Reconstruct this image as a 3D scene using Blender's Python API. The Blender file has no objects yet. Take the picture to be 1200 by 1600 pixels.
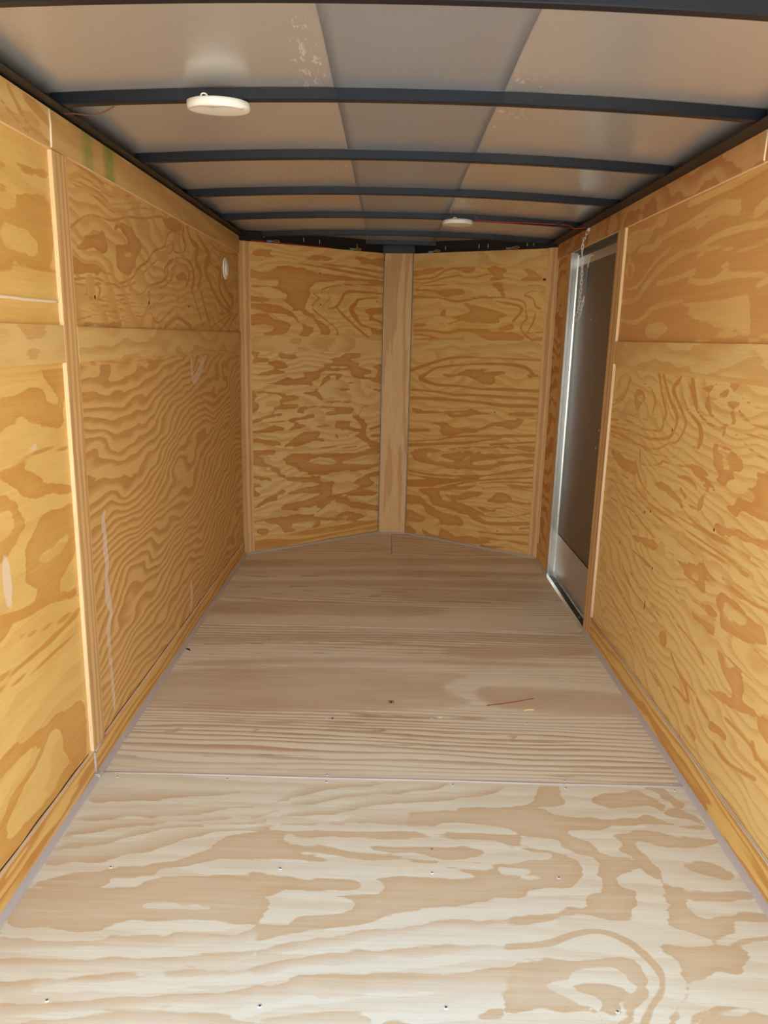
import bpy, bmesh, math, random
import numpy as np
from mathutils import Vector, Matrix, noise
S = bpy.context.scene
C = S.collection
# ---------------------------------------------------------------- camera
cam_d = bpy.data.cameras.new('camera'); cam = bpy.data.objects.new('camera', cam_d); C.objects.link(cam)
XA = Vector((0.99968691, -0.02486878, 0.00276287)); YA = Vector((0.00832471, 0.22643218, -0.97399136)); ZA = Vector((0.02359637, 0.97370941, 0.22656831))
cam.matrix_world = Matrix(((XA.x, XA.y, XA.z, 0), (YA.x, YA.y, YA.z, 0), (ZA.x, ZA.y, ZA.z, 1.3084339), (0, 0, 0, 1)))
cam_d.sensor_fit = 'VERTICAL'; cam_d.sensor_height = 24.0; cam_d.lens = 24.0 * 1170 / 1600
cam_d.clip_start = 0.05; cam_d.clip_end = 200
S.camera = cam
# ---------------------------------------------------------------- daylight
w = bpy.data.worlds.new('sky'); S.world = w; w.use_nodes = True
wn = w.node_tree.nodes; wl = w.node_tree.links; wn.clear()
wo = wn.new('ShaderNodeOutputWorld'); wb = wn.new('ShaderNodeBackground')
tc = wn.new('ShaderNodeTexCoord'); sx = wn.new('ShaderNodeSeparateXYZ'); rp = wn.new('ShaderNodeValToRGB')
wl.new(tc.outputs['Generated'], sx.inputs[0]); wl.new(sx.outputs['Z'], rp.inputs[0]); wl.new(rp.outputs[0], wb.inputs[0]); wl.new(wb.outputs[0], wo.inputs[0])
e = rp.color_ramp.elements
e[0].position = 0.0; e[0].color = (1.0, 0.99, 0.97, 1)
e[1].position = 0.7; e[1].color = (0.26, 0.38, 0.62, 1)
wb.inputs[1].default_value = SKY = 5.0
sun_d = bpy.data.lights.new('sun', 'SUN'); sun = bpy.data.objects.new('sun', sun_d); C.objects.link(sun)
sun_d.energy = 15.0; sun_d.angle = 0.01; sun_d.color = (1.0, 0.98, 0.94)
sun.rotation_euler = Vector((0.55, 0.25, 0.80)).to_track_quat('Z', 'Y').to_euler()      # high over the right side, slightly from the nose end
S.view_settings.view_transform = 'Standard'; S.view_settings.look = 'None'
S.view_settings.gamma = 1.0; S.view_settings.exposure = EXPOSURE = 0.1
S.view_settings.use_curve_mapping = False

# ---------------------------------------------------------------- materials
def new_mat(name):
    m = bpy.data.materials.new(name); m.use_nodes = True
    n = m.node_tree.nodes; b = n['Principled BSDF']
    return m, n, m.node_tree.links, b
def plain(name, col, rough=0.5, metal=0.0, emit=0.0, bump=0.0, bscale=200, vary=0.0):
    m, n, l, b = new_mat(name)
    b.inputs['Base Color'].default_value = (*col, 1); b.inputs['Roughness'].default_value = rough; b.inputs['Metallic'].default_value = metal
    if emit:
        b.inputs['Emission Color'].default_value = (*col, 1); b.inputs['Emission Strength'].default_value = emit
    if bump or vary:
        t = n.new('ShaderNodeTexCoord'); nz = n.new('ShaderNodeTexNoise'); nz.inputs['Scale'].default_value = bscale; nz.inputs['Detail'].default_value = 4
        l.new(t.outputs['Object'], nz.inputs['Vector'])
        if bump:
            bp = n.new('ShaderNodeBump'); bp.inputs['Strength'].default_value = bump; bp.inputs['Distance'].default_value = 0.002
            l.new(nz.outputs['Fac'], bp.inputs['Height']); l.new(bp.outputs[0], b.inputs['Normal'])
        if vary:
            mx = n.new('ShaderNodeMixRGB'); mx.inputs[1].default_value = (*[c * (1 - vary) for c in col], 1); mx.inputs[2].default_value = (*[min(1, c * (1 + vary)) for c in col], 1)
            l.new(nz.outputs['Fac'], mx.inputs[0]); l.new(mx.outputs[0], b.inputs['Base Color'])
    return m
def lin(r, g, b):
    f = lambda c: (c / 255 / 12.92) if c / 255 <= 0.04045 else ((c / 255 + 0.055) / 1.055) ** 2.4
    return (f(r), f(g), f(b))

def wood(name, light, dark, freq=9.0, amp=2.5, su=0.9, sv=4.0, seed=0.0, base=1.0, thr=0.5, fiber=0.14, rough=0.55, jag=1.0, edge=0.10, mott=0.5, fine=0.0, green=False, tilt=0.0, streak=0.55):
    """Rotary-cut pine veneer. UV in metres, u along the grain. freq = growth bands per metre across the grain, amp = how
    far noise bends them. Attribute 'mark' (metres, positive inside a hand-laid late-wood band), 'putty' likewise for filler smears."""
    light = tuple(c * k for c, k in zip(light, (0.93, 1.0, 1.0))); dark = tuple(c * k for c, k in zip(dark, (0.92, 1.0, 1.0)))
    m, n, l, b = new_mat(name)
    def N(t, **k):
        x = n.new(t)
        for a, v in k.items(): setattr(x, a, v)
        return x
    def math_(op, a, b_=None, c=None, clamp=False):
        x = N('ShaderNodeMath', operation=op); x.use_clamp = clamp
        for i, v in enumerate((a, b_, c)):
            if v is None: continue
            if isinstance(v, (int, float)): x.inputs[i].default_value = v
            else: l.new(v, x.inputs[i])
        return x.outputs[0]
    def nz(vec, s, detail=2.0, rgh=0.5, w_=0.0):
        x = N('ShaderNodeTexNoise'); x.noise_dimensions = '4D'; x.inputs['Scale'].default_value = s; x.inputs['Detail'].default_value = detail
        x.inputs['Roughness'].default_value = rgh; x.inputs['W'].default_value = seed + w_
        l.new(vec, x.inputs['Vector']); return x.outputs['Fac']
    def vec(sx_, sy_):
        x = N('ShaderNodeMapping'); x.inputs['Scale'].default_value = (sx_, sy_, 1); l.new(uv.outputs['UV'], x.inputs['Vector']); return x.outputs[0]
    uv = N('ShaderNodeTexCoord')
    sp = N('ShaderNodeSeparateXYZ'); l.new(uv.outputs['UV'], sp.inputs[0])
    big = nz(vec(su, sv), 1.0, 3.0, 0.5)
    jg1 = nz(vec(14, 110), 1.0, 2.0, 0.6, 3.1)
    jg3 = math_('SUBTRACT', nz(vec(9, 22), 1.0, 2.0, 0.5, 6.6), 0.5)
    jg2 = nz(vec(5, 34), 1.0, 2.0, 0.5, 7.7)
    fib = nz(vec(9, 420), 1.0, 3.0, 0.6, 1.3)
    j = math_('ADD', math_('MULTIPLY', math_('SUBTRACT', jg1, 0.5), 0.55 * jag), math_('MULTIPLY', math_('SUBTRACT', jg2, 0.5), 0.8 * jag))
    aj = N('ShaderNodeAttribute', attribute_name='rag'); azn = N('ShaderNodeAttribute', attribute_name='zone')
    ph = math_('MULTIPLY_ADD', math_('SUBTRACT', sp.outputs['Y'], math_('MULTIPLY', sp.outputs['X'], tilt)), freq, math_('MULTIPLY', big, amp * 4))
    at = N('ShaderNodeAttribute', attribute_name='grain'); ph = math_('ADD', ph, at.outputs['Fac'])
    ph = math_('ADD', ph, math_('MULTIPLY', j, 0.5))
    fr = math_('FRACT', ph)
    # band profile: soft rise out of early wood, crisp fall at the end of the year ring
    r1 = N('ShaderNodeMapRange', interpolation_type='SMOOTHSTEP'); l.new(fr, r1.inputs[0]); r1.inputs[1].default_value = thr - edge; r1.inputs[2].default_value = thr + edge
    r2 = N('ShaderNodeMapRange', interpolation_type='SMOOTHSTEP'); l.new(fr, r2.inputs[0]); r2.inputs[1].default_value = 0.94; r2.inputs[2].default_value = 1.0; r2.inputs[3].default_value = 1.0; r2.inputs[4].default_value = 0.0
    ring = math_('MULTIPLY', math_('MULTIPLY', r1.outputs[0], r2.outputs[0]), math_('MULTIPLY', azn.outputs['Fac'], base))
    am = N('ShaderNodeAttribute', attribute_name='mark')
    mk = math_('ADD', am.outputs['Fac'], math_('MULTIPLY', math_('MULTIPLY_ADD', j, 0.020, math_('MULTIPLY', jg3, 0.045)), aj.outputs['Fac']))
    r3 = N('ShaderNodeMapRange', interpolation_type='SMOOTHSTEP'); l.new(mk, r3.inputs[0]); r3.inputs[1].default_value = -0.0015; r3.inputs[2].default_value = 0.0035
    tn = N('ShaderNodeAttribute', attribute_name='tone')
    t = math_('MAXIMUM', ring, math_('MULTIPLY', r3.outputs[0], tn.outputs['Fac']), clamp=True)
    mo = nz(vec(1.6, 5), 1.0, 3.0, 0.6, 5.5)
    t = math_('ADD', t, math_('MULTIPLY', math_('SUBTRACT', mo, 0.5), mott), clamp=True)
    st = nz(vec(2.2, 75), 1.0, 3.0, 0.65, 8.8)
    t = math_('ADD', t, math_('MULTIPLY', math_('SUBTRACT', st, 0.5), streak), clamp=True)
    if fine:
        fl = math_('FRACT', math_('MULTIPLY_ADD', sp.outputs['Y'], fine, math_('MULTIPLY', nz(vec(0.5, 6), 1.0, 2.0, 0.5, 9.0), 7.0)))
        r6 = N('ShaderNodeMapRange', interpolation_type='SMOOTHSTEP'); l.new(fl, r6.inputs[0]); r6.inputs[1].default_value = 0.55; r6.inputs[2].default_value = 0.95
        t = math_('MAXIMUM', t, math_('MULTIPLY', r6.outputs[0], nz(vec(0.7, 3), 1.3, 1.0, 0.5, 12.0)))
    mx = N('ShaderNodeMixRGB'); mx.inputs[1].default_value = (*light, 1); mx.inputs[2].default_value = (*dark, 1); l.new(t, mx.inputs[0])
    fm = math_('MULTIPLY_ADD', math_('SUBTRACT', fib, 0.5), fiber * 2, 1.0)
    hs = N('ShaderNodeHueSaturation'); l.new(mx.outputs[0], hs.inputs['Color']); l.new(fm, hs.inputs['Value'])
    hs.inputs['Saturation'].default_value = 1.0
    out = hs.outputs[0]
    # scattered pin knots and pitch flecks
    vo = N('ShaderNodeTexVoronoi'); vo.inputs['Scale'].default_value = 1.0; l.new(vec(6, 9), vo.inputs['Vector'])
    rk = N('ShaderNodeMapRange'); l.new(vo.outputs['Distance'], rk.inputs[0]); rk.inputs[1].default_value = 0.015; rk.inputs[2].default_value = 0.035; rk.inputs[3].default_value = 0.75; rk.inputs[4].default_value = 0.0
    sel = N('ShaderNodeSeparateColor'); l.new(vo.outputs['Color'], sel.inputs[0])
    kf = math_('MULTIPLY', rk.outputs[0], math_('GREATER_THAN', sel.outputs[0], 0.72))
    mk2 = N('ShaderNodeMixRGB'); l.new(kf, mk2.inputs[0]); l.new(out, mk2.inputs[1]); mk2.inputs[2].default_value = (0.06, 0.025, 0.01, 1); out = mk2.outputs[0]
    ap = N('ShaderNodeAttribute', attribute_name='putty')
    pk = math_('ADD', ap.outputs['Fac'], math_('MULTIPLY', math_('SUBTRACT', nz(vec(30, 30), 1.0, 3.0, 0.6, 2.2), 0.5), 0.014))
    r4 = N('ShaderNodeMapRange', interpolation_type='SMOOTHSTEP'); l.new(pk, r4.inputs[0]); r4.inputs[1].default_value = -0.001; r4.inputs[2].default_value = 0.006; r4.inputs[4].default_value = 0.62
    mp = N('ShaderNodeMixRGB'); l.new(r4.outputs[0], mp.inputs[0]); l.new(out, mp.inputs[1]); mp.inputs[2].default_value = (0.76, 0.62, 0.5, 1); out = mp.outputs[0]
    if green:
        ag = N('ShaderNodeAttribute', attribute_name='dye')
        mg = N('ShaderNodeMixRGB'); mg.inputs[2].default_value = (*lin(120, 140, 60), 1)
        gf = math_('MULTIPLY', ag.outputs['Fac'], math_('MULTIPLY_ADD', nz(vec(4, 30), 1.0, 3.0, 0.6, 4.4), 1.2, 0.1), clamp=True)
        l.new(gf, mg.inputs[0]); l.new(out, mg.inputs[1]); out = mg.outputs[0]
    l.new(out, b.inputs['Base Color'])
    b.inputs['Roughness'].default_value = rough; b.inputs['Specular IOR Level'].default_value = 0.3
    bp = N('ShaderNodeBump'); bp.inputs['Strength'].default_value = 0.25; bp.inputs['Distance'].default_value = 0.001
    l.new(math_('ADD', fib, math_('MULTIPLY', t, 0.5)), bp.inputs['Height']); l.new(bp.outputs[0], b.inputs['Normal'])
    return m

def ply_edge(name, light, dark):
    # plies seen end on: UV v runs 0..1 through the thickness
    m, n, l, b = new_mat(name)
    uv = n.new('ShaderNodeTexCoord'); mp = n.new('ShaderNodeMapping'); mp.inputs['Scale'].default_value = (1, 3.0, 1)
    wv = n.new('ShaderNodeTexWave'); wv.bands_direction = 'Y'; wv.inputs['Scale'].default_value = 0.3; wv.inputs['Distortion'].default_value = 0.6; wv.inputs['Detail'].default_value = 2
    mx = n.new('ShaderNodeMixRGB'); mx.inputs[1].default_value = (*light, 1); mx.inputs[2].default_value = (*dark, 1)
    l.new(uv.outputs['UV'], mp.inputs[0]); l.new(mp.outputs[0], wv.inputs[0]); l.new(wv.outputs[0], mx.inputs[0]); l.new(mx.outputs[0], b.inputs['Base Color'])
    b.inputs['Roughness'].default_value = 0.8
    return m

# ---------------------------------------------------------------- object helpers
def link(o, parent=None):
    C.objects.link(o)
    if parent is not None: o.parent = parent
    return o
def empty(name, loc=(0, 0, 0)):
    o = bpy.data.objects.new(name, None); o.location = loc; o.empty_display_size = 0.05; C.objects.link(o); return o
def structure(name):
    o = empty(name); o['kind'] = 'structure'; return o
def thing(name, label, cat, loc=(0, 0, 0), group=None):
    o = empty(name, loc); tag(o, label, cat, group); return o
def tag(o, label, cat, group=None):
    o['label'] = label; o['category'] = cat
    if group: o['group'] = group
def mesh_obj(name, verts, faces, mat, parent=None, smooth=False, loc=None):
    me = bpy.data.meshes.new(name); me.from_pydata([tuple(v) for v in verts], [], faces); me.update()
    if mat is not None: me.materials.append(mat)
    if smooth:
        for p in me.polygons: p.use_smooth = True
    o = bpy.data.objects.new(name, me); link(o, parent)
    if loc is not None: o.location = loc
    return o
def bm_obj(name, bm, mat, parent=None, smooth=False):
    me = bpy.data.meshes.new(name); bmesh.ops.recalc_face_normals(bm, faces=bm.faces); bm.to_mesh(me); bm.free()
    if mat is not None: me.materials.append(mat)
    if smooth:
        for p in me.polygons: p.use_smooth = True
    return link(bpy.data.objects.new(name, me), parent)
def add_box(bm, lo, hi, bevel=0.0):
    r = bmesh.ops.create_cube(bm, size=1.0)
    for v in r['verts']:
        v.co = Vector([lo[i] + (v.co[i] + 0.5) * (hi[i] - lo[i]) for i in range(3)])
    if bevel:
        ed = list({ed for v in r['verts'] for ed in v.link_edges})
        bmesh.ops.bevel(bm, geom=ed, offset=bevel, segments=2, affect='EDGES', profile=0.5)
def box(name, lo, hi, mat, parent=None, bevel=0.0):
    bm = bmesh.new(); add_box(bm, lo, hi, bevel); return bm_obj(name, bm, mat, parent)
def tube_mesh(pts, r, seg=8, closed=False):
    pts = [Vector(p) for p in pts]; n = len(pts); vs = []; fs = []
    up = Vector((0, 0, 1)); prev = None
    for i, p in enumerate(pts):
        a = pts[(i - 1) % n] if (closed or i > 0) else p; b_ = pts[(i + 1) % n] if (closed or i < n - 1) else p
        t = (b_ - a).normalized()
        if prev is None:
            s = t.cross(up); s = t.cross(Vector((1, 0, 0))) if s.length < 0.1 else s
        else: s = prev - t * prev.dot(t)
        s.normalize(); prev = s; q = t.cross(s)
        for k in range(seg):
            an = 2 * math.pi * k / seg; vs.append(p + (s * math.cos(an) + q * math.sin(an)) * r)
    m = n if closed else n - 1
    for i in range(m):
        for k in range(seg):
            j = (i + 1) % n
            fs.append((i * seg + k, i * seg + (k + 1) % seg, j * seg + (k + 1) % seg, j * seg + k))
    if not closed: fs += [tuple(range(seg))[::-1], tuple((n - 1) * seg + k for k in range(seg))]
    return vs, fs
def tube(name, pts, r, mat, parent=None, seg=8, closed=False):
    vs, fs = tube_mesh(pts, r, seg, closed); return mesh_obj(name, vs, fs, mat, parent, True)
def smooth_path(pts, n=6):
    P = [Vector(p) for p in pts]; out = []
    for i in range(len(P) - 1):
        a, b_, c, d = P[max(i - 1, 0)], P[i], P[i + 1], P[min(i + 2, len(P) - 1)]
        for k in range(n):
            t = k / n
            out.append(0.5 * ((2 * b_) + (c - a) * t + (2 * a - 5 * b_ + 4 * c - d) * t * t + (3 * b_ - a - 3 * c + d) * t ** 3))
    out.append(P[-1]); return out
def lathe(name, prof, mat, parent=None, seg=40, loc=None):
    vs = []; fs = []
    for r, z in prof:
        for k in range(seg): vs.append((r * math.cos(2 * math.pi * k / seg), r * math.sin(2 * math.pi * k / seg), z))
    for i in range(len(prof) - 1):
        for k in range(seg):
            fs.append((i * seg + k, i * seg + (k + 1) % seg, (i + 1) * seg + (k + 1) % seg, (i + 1) * seg + k))
    fs += [tuple(range(seg))[::-1], tuple((len(prof) - 1) * seg + k for k in range(seg))]
    return mesh_obj(name, vs, fs, mat, parent, True, loc)

def pl_dist(P, pl, wd=None):
    """largest (half width - distance) to a polyline; plain minus distance when wd is None"""
    best = np.full(len(P), -9.0)
    for i in range(max(1, len(pl) - 1)):
        a = pl[i]; b_ = pl[min(i + 1, len(pl) - 1)]; d = b_ - a; L2 = max(float(d @ d), 1e-9)
        t = np.clip(((P - a) @ d) / L2, 0, 1); q = a + t[:, None] * d
        ww = 0.0 if wd is None else wd[i] + (wd[min(i + 1, len(pl) - 1)] - wd[i]) * t
        best = np.maximum(best, ww - np.hypot(P[:, 0] - q[:, 0], P[:, 1] - q[:, 1]))
    return best
def poly_dist(P, pl):
    q = np.vstack([pl, pl[:1]]); d = -pl_dist(P, q); ins = np.zeros(len(P), bool)
    for i in range(len(pl)):
        (x1, y1), (x2, y2) = q[i], q[i + 1]
        c = ((y1 > P[:, 1]) != (y2 > P[:, 1])) & (P[:, 0] < (x2 - x1) * (P[:, 1] - y1) / (y2 - y1 + 1e-12) + x1)
        ins ^= c
    return np.where(ins, d, -d)
def curve(pl, wd=None, closed=False, k=4):
    """round a traced line off with a Catmull-Rom curve"""
    n = len(pl)
    if n < 3: return pl, wd
    out = []; ow = []; m = n if closed else n - 1
    for i in range(m):
        g = (lambda q: q % n) if closed else (lambda q: min(max(q, 0), n - 1))
        A, B_, C_, D_ = (pl[g(i + q)] for q in (-1, 0, 1, 2))
        for s_ in range(k):
            t = s_ / k
            out.append(0.5 * (2 * B_ + (C_ - A) * t + (2 * A - 5 * B_ + 4 * C_ - D_) * t * t + (3 * B_ - A - 3 * C_ + D_) * t ** 3))
            if wd is not None and not isinstance(wd, (int, float)): ow.append(wd[i] + (wd[g(i + 1)] - wd[i]) * t)
    if not closed:
        out.append(pl[-1])
        if ow: ow.append(wd[-1])
    return np.array(out), (ow or wd)
def seg_field(P, strokes):
    """signed distance in metres (+ inside late wood) and its depth of tone; kinds: 1 dark line, -1 pale line,
    2 dark patch, -2 pale patch, 4 faint patch, 3 growth band: crisp on the first half of its points, fading to the second half"""
    s = np.full(len(P), -0.2); tone = np.full(len(P), 1.0); rag = np.full(len(P), 1.0)
    for kind, wd, pl in strokes:
        pl = np.array(pl, float)
        if abs(kind) == 1: pl, wd = curve(pl, wd, k=3)
        elif kind != 3: pl, wd = curve(pl, None, True, 3)
        if abs(kind) == 1: f = pl_dist(P, pl, wd); t = np.full(len(P), 0.95)
        elif abs(kind) == 2: f = poly_dist(P, pl); t = 0.96 - 0.22 * np.clip(f / 0.03, 0, 1)
        elif kind == 4: f = poly_dist(P, pl); t = 0.10 + 0.42 * np.clip(f / 0.025, 0, 1)
        else:
            k = len(pl) // 2; A = curve(pl[:k], k=3)[0]; Bp = curve(pl[k:], k=3)[0]
            f = poly_dist(P, np.vstack([A, Bp[::-1]])); da = -pl_dist(P, A); db = -pl_dist(P, Bp); r = da / (da + db + 1e-6)
            t = 1.0 - 0.8 * r ** 0.8
        rg = 0.22 if abs(kind) == 1 else 1.0
        rag = np.where((f > s) if kind > 0 else (-f < s), rg, rag)
        if kind > 0: tone = np.where(f > s, t, tone); s = np.maximum(s, f)
        else: s = np.minimum(s, -f)
    return s, tone, rag
STROKES = {}
def slab(name, corners, nrm, th, mat, parent, grain='u', edge=None, seed=0.0, cell=0.0, key=None, orig=None, U=None, V=None, knots=(), dye=None, zone=None):
    """A board: front face from four corners (A,B,C,D; A->B along u, A->D along v), facing nrm, th thick behind it.
    UV in metres measured from orig along U and V."""
    A, B, Cc, D = [Vector(c) for c in corners]; nrm = Vector(nrm).normalized()
    lu = max((B - A).length, (Cc - D).length); lv = max((D - A).length, (Cc - B).length)
    nu = max(1, int(lu / cell)) if cell else 1; nv = max(1, int(lv / cell)) if cell else 1
    vs = []
    for j in range(nv + 1):
        for i in range(nu + 1):
            s = i / nu; t = j / nv
            vs.append(A * (1 - s) * (1 - t) + B * s * (1 - t) + Cc * s * t + D * (1 - s) * t)
    fs = []; W = nu + 1
    for j in range(nv):
        for i in range(nu): fs.append((j * W + i, j * W + i + 1, (j + 1) * W + i + 1, (j + 1) * W + i))
    nf = len(fs)
    cor = [0, nu, nv * W + nu, nv * W]; nb = len(vs)
    # one ring round the edge so the sides are a true quad each
    e0 = [vs[c].copy() for c in cor]; vs += e0 + [p - nrm * th for p in e0]
    for k in range(4): fs.append((nb + k, nb + 4 + k, nb + 4 + (k + 1) % 4, nb + (k + 1) % 4))
    fs.append((nb + 7, nb + 6, nb + 5, nb + 4))
    flip = (B - A).cross(D - A).dot(nrm) < 0
    if flip: fs = [tuple(reversed(f)) for f in fs]
    me = bpy.data.meshes.new(name); me.from_pydata([tuple(v) for v in vs], [], fs)
    me.materials.append(mat); me.materials.append(edge or mat)
    O = Vector(orig) if orig is not None else A
    U = Vector(U) if U is not None else (B - A).normalized(); V = Vector(V) if V is not None else (D - A).normalized()
    P = np.array([[(v - O).dot(U), (v - O).dot(V)] for v in vs])
    G = P if grain == 'u' else P[:, ::-1]
    uvl = me.uv_layers.new(name='UV')
    for pi, p in enumerate(me.polygons):
        if pi >= nf: p.material_index = 1
        for li in p.loop_indices:
            vi = me.loops[li].vertex_index
            if pi < nf or edge is None: uvl.data[li].uv = (G[vi][0] + seed * 3.17, G[vi][1] + seed * 1.73)
            else: uvl.data[li].uv = (vs[vi].z * 30 + vs[vi].y * 30, 0.0 if vi < nb + 4 else 1.0)
    def attr(nm, val):
        a = me.attributes.new(nm, 'FLOAT', 'POINT'); a.data.foreach_set('value', np.asarray(val, np.float32))
    mkv, tnv, rgv = seg_field(P, STROKES[key]) if key in STROKES else (np.full(len(vs), -0.2), np.ones(len(vs)), np.ones(len(vs)))
    attr('mark', mkv); attr('tone', tnv); attr('rag', rgv); attr('zone', [zone(x, y) for x, y in P] if zone else np.ones(len(vs)))
    pk = (key + '_putty') if key else None
    attr('putty', seg_field(P, STROKES[pk])[0] if pk in STROKES else np.full(len(vs), -0.2))
    g = np.zeros(len(vs))
    for (ku, kv, ru, rv, a) in knots: g += a * np.exp(-((P[:, 0] - ku) / ru) ** 2 - ((P[:, 1] - kv) / rv) ** 2)
    attr('grain', g)
    if dye is not None: attr('dye', [dye(x, y) for x, y in P])
    me.update()
    o = bpy.data.objects.new(name, me); return link(o, parent)

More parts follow.
